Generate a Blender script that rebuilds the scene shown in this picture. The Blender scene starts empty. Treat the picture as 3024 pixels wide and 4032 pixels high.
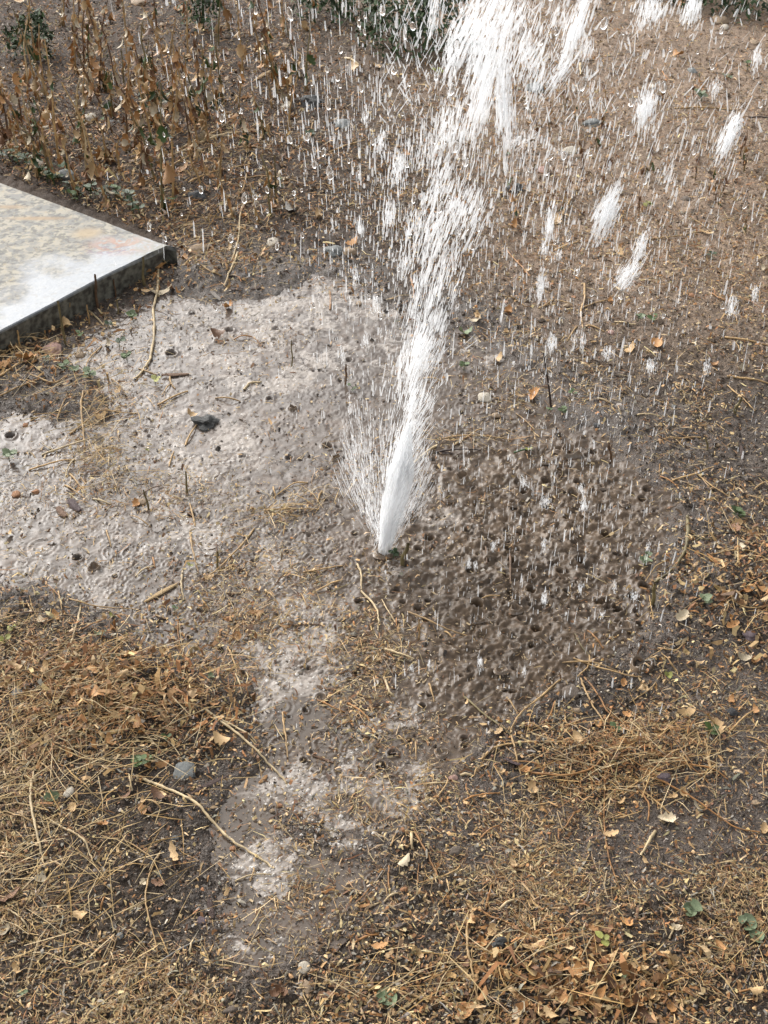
import bpy, math, random
import numpy as np
from mathutils import Vector, Matrix, noise as mnoise
rng = np.random.default_rng(7)
R = random.Random(11)
rad = math.radians
scene = bpy.context.scene
COL = scene.collection

# ---------------------------------------------------------------- camera, sky, sun
H = 1.5            # eye height of the photographer
PITCH = rad(37.5)
F = 4700.0         # focal length in pixels of the 3024 x 4032 photograph
CX, CY = 1512.0, 2016.0
cam_d = bpy.data.cameras.new('camera'); cam = bpy.data.objects.new('camera', cam_d); COL.objects.link(cam)
cam.location = (0, 0, H); cam.rotation_euler = (rad(90) - PITCH, 0, 0)
cam_d.sensor_fit = 'VERTICAL'; cam_d.sensor_height = 36; cam_d.sensor_width = 27
cam_d.lens = 36 * F / 4032; cam_d.clip_start = 0.05; cam_d.clip_end = 500
scene.camera = cam
SUN_EL, SUN_AZ = rad(37), rad(-40)
world = bpy.data.worlds.new('World'); scene.world = world; world.use_nodes = True
wn = world.node_tree; wn.nodes.clear()
sky = wn.nodes.new('ShaderNodeTexSky'); sky.sky_type = 'NISHITA'; sky.sun_disc = False
sky.sun_elevation = SUN_EL; sky.sun_rotation = SUN_AZ; sky.dust_density = 4; sky.air_density = 1.2
hs = wn.nodes.new('ShaderNodeHueSaturation'); hs.inputs['Saturation'].default_value = 0.18
bg = wn.nodes.new('ShaderNodeBackground'); bg.inputs['Strength'].default_value = 0.125
wo = wn.nodes.new('ShaderNodeOutputWorld')
wn.links.new(sky.outputs[0], hs.inputs['Color']); wn.links.new(hs.outputs[0], bg.inputs['Color']); wn.links.new(bg.outputs[0], wo.inputs[0])
sun_d = bpy.data.lights.new('sun', 'SUN'); sun_d.energy = 1.3; sun_d.angle = rad(66); sun_d.color = (1, 0.97, 0.92)
sun = bpy.data.objects.new('sun', sun_d); COL.objects.link(sun)
sd = Vector((math.sin(SUN_AZ) * math.cos(SUN_EL), math.cos(SUN_AZ) * math.cos(SUN_EL), math.sin(SUN_EL)))
sun.rotation_euler = sd.to_track_quat('Z', 'Y').to_euler()
scene.view_settings.view_transform = 'Standard'; scene.view_settings.look = 'None'
scene.view_settings.exposure = 1.18; scene.view_settings.gamma = 1; scene.view_settings.use_curve_mapping = False
scene.render.engine = 'CYCLES'
scene.cycles.max_bounces = 8; scene.cycles.transparent_max_bounces = 24
scene.cycles.diffuse_bounces = 5; scene.cycles.transmission_bounces = 6

SP, CP = math.sin(PITCH), math.cos(PITCH)
def gw(px, py, z=0.0):
    """photo pixel -> point on the horizontal plane at height z"""
    px = np.asarray(px, float); py = np.asarray(py, float)
    u = (px - CX) / F; v = (py - CY) / F
    k = (H - z) / (SP + v * CP)
    return k * u, k * (CP - v * SP)
def pxof(x, y, z=0.0):
    dz = y * CP + (H - z) * SP
    return CX + F * x / dz, CY + F * (-y * SP + (H - z) * CP) / dz
def atdist(px, py, Y):
    """point on the pixel's sight line at ground distance Y"""
    u = (px - CX) / F; v = (py - CY) / F
    k = Y / (CP - v * SP)
    return k * u, Y, H - k * (SP + v * CP)

# ---------------------------------------------------------------- noise
_T = rng.random((256, 256))
def vn(x, y, s=0):
    x = np.asarray(x, float) + s * 17.31; y = np.asarray(y, float) + s * 9.77
    xi = np.floor(x).astype(int); yi = np.floor(y).astype(int)
    fx = x - xi; fy = y - yi; fx = fx * fx * (3 - 2 * fx); fy = fy * fy * (3 - 2 * fy)
    a = _T[xi & 255, yi & 255]; b = _T[(xi + 1) & 255, yi & 255]; c = _T[xi & 255, (yi + 1) & 255]; d = _T[(xi + 1) & 255, (yi + 1) & 255]
    return (a * (1 - fx) + b * fx) * (1 - fy) + (c * (1 - fx) + d * fx) * fy
def fbm(x, y, sc, o=4, s=0):
    r = 0; a = 1; t = 0
    for k in range(o):
        r = r + a * vn(x * sc * 2 ** k, y * sc * 2 ** k, s + k * 3); t += a; a *= 0.55
    return r / t
def sm(a, b, v):
    t = np.clip((v - a) / (b - a), 0, 1); return t * t * (3 - 2 * t)
def G(px, py, cx, cy, rx, ry, ang=0):
    c, s = math.cos(rad(ang)), math.sin(rad(ang))
    dx, dy = px - cx, py - cy
    return np.exp(-(((dx * c + dy * s) / rx) ** 2 + ((-dx * s + dy * c) / ry) ** 2))
def poly_sd(px, py, poly):
    """signed distance in photo pixels, positive inside"""
    px = np.asarray(px, float); py = np.asarray(py, float)
    best = np.full(px.shape, 1e18); ins = np.zeros(px.shape, bool); n = len(poly)
    for i in range(n):
        ax, ay = poly[i]; bx, by = poly[(i + 1) % n]
        ex, ey = bx - ax, by - ay
        t = np.clip(((px - ax) * ex + (py - ay) * ey) / (ex * ex + ey * ey + 1e-9), 0, 1)
        d = (px - ax - t * ex) ** 2 + (py - ay - t * ey) ** 2
        best = np.minimum(best, d)
        cr = ((ay > py) != (by > py)) & (px < (bx - ax) * (py - ay) / (by - ay + 1e-9) + ax)
        ins ^= cr
    return np.where(ins, 1, -1) * np.sqrt(best)

# ---------------------------------------------------------------- layout of the wet and littered ground
PUDDLE = [(560,1175),(760,1110),(1000,1140),(1240,1085),(1400,1140),(1540,1230),(1640,1330),(1900,1290),(2120,1400),(2330,1600),(2480,1800),
          (2640,1950),(2680,2150),(2600,2350),(2560,2500),(2330,2640),(2150,2720),(1980,2870),(1850,3000),(1690,3080),(1620,3230),(1500,3330),
          (1330,3330),(1210,3250),(1060,3190),(1180,3330),(1420,3380),(1480,3480),(1330,3620),(1200,3760),(1000,3830),(860,3780),(900,3640),
          (930,3500),(850,3380),(840,3200),(880,3080),(1060,3010),(980,2860),(900,2700),(760,2620),(560,2560),(340,2440),(150,2330),(-150,2330),
          (-300,1700),(60,1640),(330,1620),(330,1500),(180,1400),(330,1300),(470,1260)]
MUD2 = [(1650,3200),(1900,2990),(2300,3120),(2620,3100),(2760,2900),(2620,2780),(2560,2620),(3300,2560),(3300,3500),(2820,3440),(2420,3620),(2160,3560),(1800,3400)]
SLAB_PX = [(-2200,2330),(-2200,-90),(0,718),(424,876),(530,918),(692,974),(655,968),(410,1086),(210,1194),(0,1303)]
ISL = [(1300,2450,130,70,10,.9),(1420,2750,110,180,0,.8),(1480,2480,60,160,0,.7),(830,2350,160,50,60,.5),(600,1750,60,120,20,.5),(400,1750,60,150,10,.45),
       (1170,1990,140,50,-15,.9),(1000,2150,60,140,30,.5),(1250,2600,70,120,0,.5),(1130,3180,150,60,20,.45),(1400,3300,200,40,5,.5),
       (700,2450,170,50,0,.5),(560,2300,90,40,0,.3),(2200,1650,160,60,0,.5),(2150,1400,200,90,0,.4),(2500,1700,120,70,0,.5),(1800,1730,130,25,0,.7),
       (1560,2200,70,40,0,1.0),(1050,3450,50,120,0,.3),(220,1900,50,120,0,.3),(150,2100,90,60,0,.5),(1600,3100,90,70,0,.7),(880,1650,120,40,0,.3)]
def water_mask(px, py, x, y):
    m = poly_sd(px, py, PUDDLE) / 70.0
    m = m + (fbm(x, y, 9, 4, 5) - 0.5) * 2.6
    for cx, cy, rx, ry, a, w in ISL:
        m = m - 2.1 * w * G(px, py, cx, cy, rx, ry, a)
    return m
def mud2(px, py, x, y):
    return sm(-0.6, 0.9, poly_sd(px, py, MUD2) / 90.0 + (fbm(x, y, 8, 3, 9) - .5) * 2.2)
def churn(px, py):
    return np.clip(G(px, py, 2180, 1960, 430, 270) * 1.2 + G(px, py, 2080, 2420, 560, 330, 15) * 1.1 + G(px, py, 1900, 2750, 300, 200) * .5, 0, 1)
def straw_map(px, py):
    s = 0.10 + 0 * px
    s = s + 1.0 * sm(1150, 600, px) * sm(2480, 2900, py + 0.3 * (500 - px)) * .75
    s = s + .9 * sm(3300, 3560, py + 0.1 * (px - 1800)) * sm(900, 1500, px)
    s = s + .35 * sm(3700, 3950, py)
    s = s + 1.1 * G(px, py, 480, 2730, 520, 260) + 0.9 * G(px, py, 120, 2450, 230, 260)
    s = s + 1.1 * G(px, py, 2880, 2300, 330, 260) + 1.2 * G(px, py, 2420, 2960, 420, 170, 8) + .7 * G(px, py, 2650, 2600, 400, 120, 20)
    s = s + .8 * G(px, py, 1430, 2650, 130, 420) + .6 * G(px, py, 1530, 2260, 130, 70) + .5 * G(px, py, 1300, 2450, 200, 90)
    s = s + 1.2 * G(px, py, 180, 1500, 260, 130, 15) + .9 * G(px, py, 400, 1740, 110, 180) + 1.3 * G(px, py, 1170, 1995, 130, 45, -15)
    s = s + .5 * G(px, py, 900, 2400, 330, 130) + .4 * G(px, py, 800, 2150, 300, 120) + .9 * G(px, py, 1830, 1735, 140, 22)
    s = s + 1.4 * sm(1230, 1030, py + 0.02 * px)
    s = s + .75 * sm(1300, 1000, py) * sm(1400, 1700, px) + .65 * sm(1900, 1350, py) * sm(1600, 2000, px) + .35 * sm(2500, 2900, px) * sm(3200, 1800, py) + .40 * G(px, py, 700, 2150, 700, 500) + .30 * G(px, py, 1150, 2800, 400, 500) + .25 * G(px, py, 900, 1400, 500, 300)
    s = s + .45 * G(px, py, 2000, 3250, 700, 260) + .7 * G(px, py, 1650, 3180, 120, 130) + .6 * G(px, py, 1150, 3300, 200, 200)
    s = s - .7 * G(px, py, 760, 3400, 200, 220) - .6 * G(px, py, 550, 3480, 300, 200) - .4 * G(px, py, 2600, 3350, 350, 150) - .4 * G(px, py, 900, 3900, 200, 100)
    return np.clip(s, 0.03, 1.6)
FOAM = [(850,1300,420,130,0,.5),(450,1500,260,120,0,.45),(1250,1330,200,160,0,.35),(400,2100,420,160,0,.3),(800,1750,200,250,10,.3),(1150,2500,250,200,0,.35),(1330,1180,190,60,0,1),(1150,1300,200,60,0,.8),(1080,1440,80,60,0,.9),(800,1200,240,60,0,.35),(620,1650,90,50,0,.9),(560,1560,70,30,0,.7),
        (880,1680,50,35,0,1),(880,1850,90,160,20,.6),(760,1960,120,120,0,.35),(600,2120,160,60,0,.5),(1130,2210,80,40,0,.8),(1090,2470,110,60,0,.9),
        (1010,2660,70,110,20,1),(960,2780,50,50,0,.8),(1270,2580,60,100,30,.8),(1490,2850,60,60,0,.7),(1340,2880,70,40,0,.6),(1290,3010,100,60,0,.7),
        (1430,3100,60,30,0,.8),(1620,3130,70,110,10,1),(1360,3280,190,50,5,.8),(1010,3440,90,90,0,.9),(1080,3380,60,40,0,.8),(930,3700,110,110,0,1),
        (1230,3540,140,60,-30,.7),(1260,3590,60,40,0,.8),(1080,3100,130,50,0,.5),(1180,3150,50,80,0,.7),(320,2180,260,60,10,.25),(480,2350,160,60,0,.3),
        (2440,1640,110,60,0,.7),(1700,1420,180,60,0,.4),(1780,2060,130,40,25,.7),(2150,2190,60,20,0,.7),(1750,2670,60,25,0,.7),(1640,2850,60,50,0,.6),
        (1850,1400,150,40,0,.5),(250,1450,100,60,0,.3),(1560,2230,50,30,0,.9),(860,1560,200,40,-10,.2),(150,1800,200,80,0,.2)]
def foam_map(px, py, x, y):
    f = 0 * px
    for cx, cy, rx, ry, a, w in FOAM:
        f = f + w * G(px, py, cx, cy, rx * 1.45, ry * 1.45, a) * (1 - f)
    n = fbm(x, y, 16, 5, 31); n2 = fbm(x + .4 * n, y, 60, 4, 37)
    return np.clip(sm(0.16, .55, f * 1.05 * sm(.475, .60, .6 * n + .4 * n2)), 0, 1)
MOUNDS = [(480,2720,380,200,.030),(180,1500,260,110,.022),(400,1750,90,120,.006),(1175,1995,120,32,.018),(2450,2960,380,130,.016),(2880,2300,250,220,.016),
          (1565,2235,60,40,.012),(800,1080,260,60,.02),(600,600,900,300,.03),(2200,3800,500,150,.014),(1830,1735,130,22,.01),(2150,1700,200,30,.008)]
def ground_h(x, y, px=None, py=None, m=None):
    if px is None: px, py = pxof(x, y)
    if m is None: m = water_mask(px, py, x, y)
    ms = sm(-0.6, 2.2, m)
    z = 0.0055 - 0.030 * ms + (fbm(x, y, 26, 4, 2) - .5) * 0.012 * (1 - .5 * ms) + (fbm(x, y, 4, 3, 12) - .5) * .02 * (1 - ms)
    z = z + (fbm(x, y, 75, 3, 22) - .5) * 0.014 * (1 - .7 * ms) * (1 - .7 * mud2(px, py, x, y))
    for cx, cy, rx, ry, hh in MOUNDS:
        z = z + hh * G(px, py, cx, cy, rx, ry)
    return z
def hz(x, y):
    a = ground_h(np.atleast_1d(np.asarray(x, float)), np.atleast_1d(np.asarray(y, float)))
    px, py = pxof(np.atleast_1d(x), np.atleast_1d(y))
    w = poly_sd(px, py, PUDDLE) > -60
    a = np.where(w, np.maximum(a, 0.0), a)
    return a if np.ndim(x) else float(a[0])

# ---------------------------------------------------------------- mesh and material helpers
def mesh(name, V, Fc, mat=None, col=None, smooth=True, extra=None):
    V = np.asarray(V, np.float32).reshape(-1, 3); Fc = np.asarray(Fc, np.int32)
    me = bpy.data.meshes.new(name); me.vertices.add(len(V)); me.vertices.foreach_set('co', V.ravel())
    n, k = Fc.shape
    me.loops.add(n * k); me.loops.foreach_set('vertex_index', Fc.ravel())
    me.polygons.add(n); me.polygons.foreach_set('loop_start', np.arange(0, n * k, k, dtype=np.int32))
    try: me.polygons.foreach_set('loop_total', np.full(n, k, np.int32))
    except Exception: pass
    me.polygons.foreach_set('use_smooth', np.full(n, bool(smooth)))
    if col is not None:
        a = me.color_attributes.new('Col', 'FLOAT_COLOR', 'POINT')
        c = np.ones((len(V), 4), np.float32); c[:, :np.shape(col)[1]] = col
        a.data.foreach_set('color', c.ravel())
    for nm, arr in (extra or {}).items():
        a = me.attributes.new(nm, 'FLOAT', 'POINT'); a.data.foreach_set('value', np.asarray(arr, np.float32))
    me.update(calc_edges=True)
    if mat: me.materials.append(mat)
    return me
def link(name, me, parent=None, loc=None, rot=None, scale=None, **props):
    o = bpy.data.objects.new(name, me); COL.objects.link(o)
    if parent: o.parent = parent
    if loc is not None: o.location = loc
    if rot is not None: o.rotation_euler = rot
    if scale is not None: o.scale = (scale,) * 3 if np.isscalar(scale) else scale
    for k, v in props.items(): o[k] = v
    return o
def mat(name, base=(.5,.5,.5), rough=.8, attr=False, spec=.5, noise=0, nscale=60, bump=0, bscale=200, vary=0, dist=.002, coat=0, trans=0, alpha_mix=None, c2=None, translu=0, wet=None):
    m = bpy.data.materials.new(name); m.use_nodes = True; nt = m.node_tree; N = nt.nodes; Lk = nt.links
    b = N['Principled BSDF']; b.inputs['Roughness'].default_value = rough; b.inputs['Specular IOR Level'].default_value = spec
    b.inputs['Coat Weight'].default_value = coat; b.inputs['Coat Roughness'].default_value = .15
    b.inputs['Transmission Weight'].default_value = trans
    tc = N.new('ShaderNodeTexCoord')
    if attr:
        a = N.new('ShaderNodeAttribute'); a.attribute_name = 'Col'; out = a.outputs['Color']
    else:
        rgb = N.new('ShaderNodeRGB'); rgb.outputs[0].default_value = (*base, 1); out = rgb.outputs[0]
    if alpha_mix is None and not trans:
        vk = N.new('ShaderNodeVectorMath'); vk.operation = 'SCALE'; vk.inputs['Scale'].default_value = .74; Lk.new(out, vk.inputs[0]); out = vk.outputs[0]; c2 = tuple(q_ * .74 for q_ in c2) if c2 else None
    if c2:
        nz = N.new('ShaderNodeTexNoise'); nz.inputs['Scale'].default_value = nscale; nz.inputs['Detail'].default_value = 5
        Lk.new(tc.outputs['Object'], nz.inputs['Vector'])
        rp = N.new('ShaderNodeMapRange'); rp.inputs[1].default_value = .42; rp.inputs[2].default_value = .6; Lk.new(nz.outputs[0], rp.inputs[0])
        mx = N.new('ShaderNodeMix'); mx.data_type = 'RGBA'; Lk.new(rp.outputs[0], mx.inputs[0]); Lk.new(out, mx.inputs[6]); mx.inputs[7].default_value = (*c2, 1); out = mx.outputs[2]
    if noise:
        nz = N.new('ShaderNodeTexNoise'); nz.inputs['Scale'].default_value = nscale * 1.7; nz.inputs['Detail'].default_value = 6
        Lk.new(tc.outputs['Object'], nz.inputs['Vector'])
        mr = N.new('ShaderNodeMapRange'); mr.inputs[1].default_value = .25; mr.inputs[2].default_value = .75; mr.inputs[3].default_value = 1 - noise; mr.inputs[4].default_value = 1 + noise
        Lk.new(nz.outputs[0], mr.inputs[0])
        vm = N.new('ShaderNodeVectorMath'); vm.operation = 'SCALE'; Lk.new(out, vm.inputs[0]); Lk.new(mr.outputs[0], vm.inputs['Scale']); out = vm.outputs[0]
    if vary:
        oi = N.new('ShaderNodeObjectInfo'); mr = N.new('ShaderNodeMapRange'); mr.inputs[3].default_value = 1 - vary; mr.inputs[4].default_value = 1 + vary
        Lk.new(oi.outputs['Random'], mr.inputs[0])
        vm = N.new('ShaderNodeVectorMath'); vm.operation = 'SCALE'; Lk.new(out, vm.inputs[0]); Lk.new(mr.outputs[0], vm.inputs['Scale']); out = vm.outputs[0]
    Lk.new(out, b.inputs['Base Color'])
    if wet:
        a = N.new('ShaderNodeAttribute'); a.attribute_name = 'wet'; mr = N.new('ShaderNodeMapRange')
        mr.inputs[3].default_value = wet[0]; mr.inputs[4].default_value = wet[1]; Lk.new(a.outputs['Fac'], mr.inputs[0]); Lk.new(mr.outputs[0], b.inputs['Roughness'])
    if bump:
        nz = N.new('ShaderNodeTexNoise'); nz.inputs['Scale'].default_value = bscale; nz.inputs['Detail'].default_value = 6
        Lk.new(tc.outputs['Object'], nz.inputs['Vector'])
        bp = N.new('ShaderNodeBump'); bp.inputs['Strength'].default_value = bump; bp.inputs['Distance'].default_value = dist
        Lk.new(nz.outputs[0], bp.inputs['Height']); Lk.new(bp.outputs[0], b.inputs['Normal'])
    if translu:
        tl_ = N.new('ShaderNodeBsdfTranslucent'); tl_.inputs[0].default_value = (*base, 1); m1 = N.new('ShaderNodeMixShader'); m1.inputs[0].default_value = translu
        Lk.new(b.outputs[0], m1.inputs[1]); Lk.new(tl_.outputs[0], m1.inputs[2]); bout = m1.outputs[0]; Lk.new(bout, N['Material Output'].inputs['Surface'])
    else: bout = b.outputs[0]
    if alpha_mix is not None:
        tr = N.new('ShaderNodeBsdfTransparent'); ms = N.new('ShaderNodeMixShader'); ms.inputs[0].default_value = alpha_mix
        Lk.new(tr.outputs[0], ms.inputs[1]); Lk.new(bout, ms.inputs[2])
        o = N['Material Output']; Lk.new(ms.outputs[0], o.inputs['Surface'])
    return m
M_ground = mat('soil', attr=True, rough=.85, noise=.55, nscale=130, bump=1, bscale=330, dist=.006, wet=(.9, .38))
M_water = mat('muddy_water', attr=True, rough=.1, noise=.05, nscale=30, bump=.20, bscale=130, dist=.0015, spec=.5, wet=(.12, .55))
M_water.node_tree.nodes['Principled BSDF'].inputs['IOR'].default_value = 1.33
M_litter = mat('litter', attr=True, rough=.75, noise=.25, nscale=150)
M_clod = mat('clod', attr=True, rough=.7, noise=.3, nscale=200)
M_white = mat('aerated_water', base=(.97,.98,.99), rough=.25, spec=.8, alpha_mix=.42, translu=.5)
M_soft = mat('torn_water', base=(.97,.98,.99), rough=.25, spec=.8, alpha_mix=.28, translu=.5)
M_mist = mat('water_sliver', base=(.97,.98,.99), rough=.2, spec=.9, alpha_mix=.28, translu=.5)
M_core = mat('jet_foam', base=(.9,.93,.97), rough=.4, spec=.6, bump=.6, bscale=90, dist=.006)
M_drop = mat('clear_water', base=(1,1,1), rough=.03, trans=1.0, spec=.8); M_drop.node_tree.nodes['Principled BSDF'].inputs['IOR'].default_value = 1.33
M_muddy = mat('muddy_splash', base=(.20,.145,.10), rough=.15, noise=.2, nscale=60, bump=.3, bscale=300)
STRAWC = {'tan': (.52,.33,.14), 'pale': (.66,.50,.28), 'orange': (.42,.20,.06), 'brown': (.16,.085,.04), 'dark': (.06,.035,.025), 'green': (.05,.10,.03), 'grey': (.30,.27,.23), 'olive': (.22,.17,.07)}
M_stalk = {k: mat('stalk_' + k, base=v, rough=.6, c2=tuple(c * .62 for c in v), nscale=55, noise=.2, bump=.3, vary=.2) for k, v in STRAWC.items()}
LEAFC = {'orange': (.54,.27,.09), 'tan': (.64,.42,.20), 'pale': (.68,.56,.38), 'brown': (.22,.10,.04), 'dark': (.07,.04,.035), 'green': (.075,.125,.02),
         'sage': (.19,.24,.12), 'yellowgreen': (.33,.33,.07), 'deepgreen': (.035,.070,.014), 'grey': (.33,.30,.26)}
M_leaf = {k: mat('leaf_' + k, base=v, rough=.55, c2=tuple(c * .7 for c in v), nscale=40, noise=.15, bump=.4, bscale=150, vary=.25) for k, v in LEAFC.items()}
STONEC = {'grey': (.25,.26,.25), 'dark': (.045,.045,.048), 'pink': (.50,.30,.24), 'tan': (.45,.32,.20), 'pale': (.68,.60,.48), 'orange': (.50,.24,.11), 'purple': (.17,.12,.13),
          'red': (.32,.12,.08), 'mud': (.21,.16,.12), 'charcoal': (.09,.09,.085)}
M_stone = {k: mat('stone_' + k, base=v, rough=.7, c2=tuple(c * .6 for c in v), nscale=90, noise=.3, bump=.7, bscale=160, dist=.003) for k, v in STONEC.items()}
M_wood = {k: mat('wood_' + k, base=v, rough=.7, c2=tuple(c * .55 for c in v), nscale=70, noise=.3, bump=.8, bscale=220) for k, v in {'dark': (.085,.045,.032), 'brown': (.24,.13,.07), 'pale': (.62,.42,.20), 'orange': (.52,.27,.10), 'purple': (.12,.075,.075), 'grey': (.30,.26,.22)}.items()}

# ---------------------------------------------------------------- ground sheet (finer where it is near)
def rows_cols(py0, py1, st, t0, t1, dt):
    pys = np.arange(py0, py1, -st); _, ys = gw(np.full(len(pys), CX), pys)
    return pys, ys, np.arange(t0, t1, dt)
pys, ys, ts = rows_cols(4650, -140, 5.6, -1.16, 1.16, .0041)
far = [7.3, 8, 9, 10.5, 13, 17, 24, 40, 80, 200]
ys_all = np.concatenate([[-60, -20, -6, -2, -.6, -.1], ys, [v for v in far if v > ys[-1] + .2]])
ts_all = np.concatenate([[-60, -20, -8, -4, -2.4, -1.7, -1.35, -1.22], ts, [1.22, 1.35, 1.7, 2.4, 4, 8, 20, 60]])
def halfw(y): return CX / F * np.maximum(y * CP + H * SP, .8)
X = ts_all[None, :] * halfw(ys_all)[:, None]; Y = np.repeat(ys_all[:, None], len(ts_all), 1)
def grid_faces(nr, nc):
    i = np.arange(nr * nc).reshape(nr, nc)
    return np.stack([i[:-1, :-1], i[:-1, 1:], i[1:, 1:], i[1:, :-1]], -1).reshape(-1, 4)
gx, gy = X.ravel(), Y.ravel()
dz = gy * CP + H * SP
safe = dz > .3
PX = np.where(safe, CX + F * gx / np.where(safe, dz, 1), 1e5); PY = np.where(safe, CY + F * (-gy * SP + H * CP) / np.where(safe, dz, 1), 1e5)
wm = water_mask(PX, PY, gx, gy)
gz = ground_h(gx, gy, PX, PY, wm)
m2 = mud2(PX, PY, gx, gy)
n1 = fbm(gx, gy, 14, 5, 40); n2 = fbm(gx, gy, 60, 3, 50); n3 = fbm(gx, gy, 3, 3, 60)
def L3(a, b, t): return np.asarray(a)[None, :] * (1 - t[:, None]) + np.asarray(b)[None, :] * t[:, None]
wetness = np.clip(sm(-3.5, -.3, wm) + m2 * .9, 0, 1)
dry = (.30,.215,.150); moist = (.040,.027,.018); wetmud = (.085,.062,.046)
c = L3(moist, (.085,.062,.042), n1)
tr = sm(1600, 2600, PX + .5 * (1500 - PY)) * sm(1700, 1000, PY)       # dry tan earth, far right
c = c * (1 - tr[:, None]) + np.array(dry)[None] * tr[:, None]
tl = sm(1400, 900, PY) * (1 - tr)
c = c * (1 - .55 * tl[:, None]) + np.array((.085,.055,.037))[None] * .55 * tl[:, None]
rm = sm(2250, 2700, PX) * sm(1400, 1700, PY) * sm(3500, 2900, PY)
wb = np.clip(sm(-2.2, -.2, wm) + m2 + rm * .7, 0, 1)
c = c * (1 - wb[:, None]) + np.array(wetmud)[None] * wb[:, None]
c = c * (.62 + .55 * n1 + .35 * n2)[:, None]
wetness = np.clip(wetness + rm * .5, 0, 1) * (.6 + .5 * n2)
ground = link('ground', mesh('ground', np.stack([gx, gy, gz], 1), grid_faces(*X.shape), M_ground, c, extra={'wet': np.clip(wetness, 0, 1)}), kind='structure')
ground['label'] = 'dark damp soil with a wet muddy hollow'

# ---------------------------------------------------------------- puddle: water surface with rings, craters and churned waves
pys, ys, ts = rows_cols(3950, 1010, 4.2, -1.12, .9, .0033)
X = ts[None, :] * halfw(ys)[:, None]; Y = np.repeat(ys[:, None], len(ts), 1)
PX, PY = pxof(X, Y)
ch = churn(PX, PY)
wmk = water_mask(PX, PY, X, Y)
calm = sm(1900, 3300, PY) * (1 - ch)
Z = (fbm(X, Y, 55, 3, 70) - .5) * (.0006 + .0035 * (1 - calm) + .008 * ch)
wx_, wy_ = fbm(X, Y, 25, 2, 76) * .05, fbm(X, Y, 25, 2, 78) * .05
rid = 1 - np.abs(2 * fbm(X + wx_, Y + wy_, 19, 3, 80) - 1); rid2 = 1 - np.abs(2 * fbm(X + wx_, Y + wy_, 50, 2, 85) - 1)
Z += ch * ((rid ** 2 - .7) * .013 + (rid2 - .75) * .006 + (fbm(X, Y, 150, 2, 86) - .5) * .007)
def stamp(cx, cy, r, fn):
    px_, py_ = pxof(cx, cy)
    dzc = cy * CP + H * SP
    i0 = int((3950 - py_) / 4.2); j0 = int((cx / (CX / F * dzc) - ts[0]) / .0033)
    sx = int(r / (CX / F * dzc) / .0033) + 2; sy = int(r * F / dzc * max(SP * 1.3, .5) / 4.2) + 3
    a, b, c_, d = max(i0 - sy, 0), min(i0 + sy, Z.shape[0]), max(j0 - sx, 0), min(j0 + sx, Z.shape[1])
    if a >= b or c_ >= d: return
    D = np.hypot(X[a:b, c_:d] - cx, Y[a:b, c_:d] - cy)
    fn(Z[a:b, c_:d], D, (a, b, c_, d))
def in_pud(px_, py_): return float(poly_sd(np.array([px_]), np.array([py_]), PUDDLE)[0])
nr = 0
for k in range(5200):
    px_, py_ = R.uniform(0, 2750), R.uniform(1080, 3700)
    if vn(px_ / 160, py_ / 110, 4) < .42 and R.random() < .8: continue
    if R.random() > (1.0 if py_ < 2450 else (.3 if py_ < 3000 else .04)): continue
    cx, cy = map(float, gw(px_, py_)); r = R.uniform(.007, .026) * (1.2 if py_ < 1500 else 1); am = R.uniform(.00015, .0006) * (r / .012) ** .5
    lam = R.uniform(.007, .011)
    def fn(z, D, _s, r=r, am=am, lam=lam):
        z += am * np.cos((D - r) / lam * 6.283) * np.exp(-((D - r) / (lam * .9)) ** 2)
    stamp(cx, cy, r * 1.7 + .006, fn); nr += 1
CRATERS = []
def crater(px_, py_, r, depth, rim):
    cx, cy = map(float, gw(px_, py_))
    def fn(z, D, _s):
        q = D / r; e = 1 - .75 * np.clip(1 - q, 0, 1) ** 0
        z *= 1 - np.exp(-(q ** 2) * .8)
        z += -depth * np.exp(-(q / .78) ** 6) + rim * np.exp(-((q - 1.12) / .26) ** 2)
    stamp(cx, cy, r * 2.2, fn); CRATERS.append((cx, cy, r))
S5 = .9114
def C5(x, y): return x * S5, 2000 + y * S5
def C6(x, y): return 1512 + x * S5, 2000 + y * S5
def C3(x, y): return x * S5, 1000 + y * S5
def C4(x, y): return 1512 + x * S5, 1000 + y * S5
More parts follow.
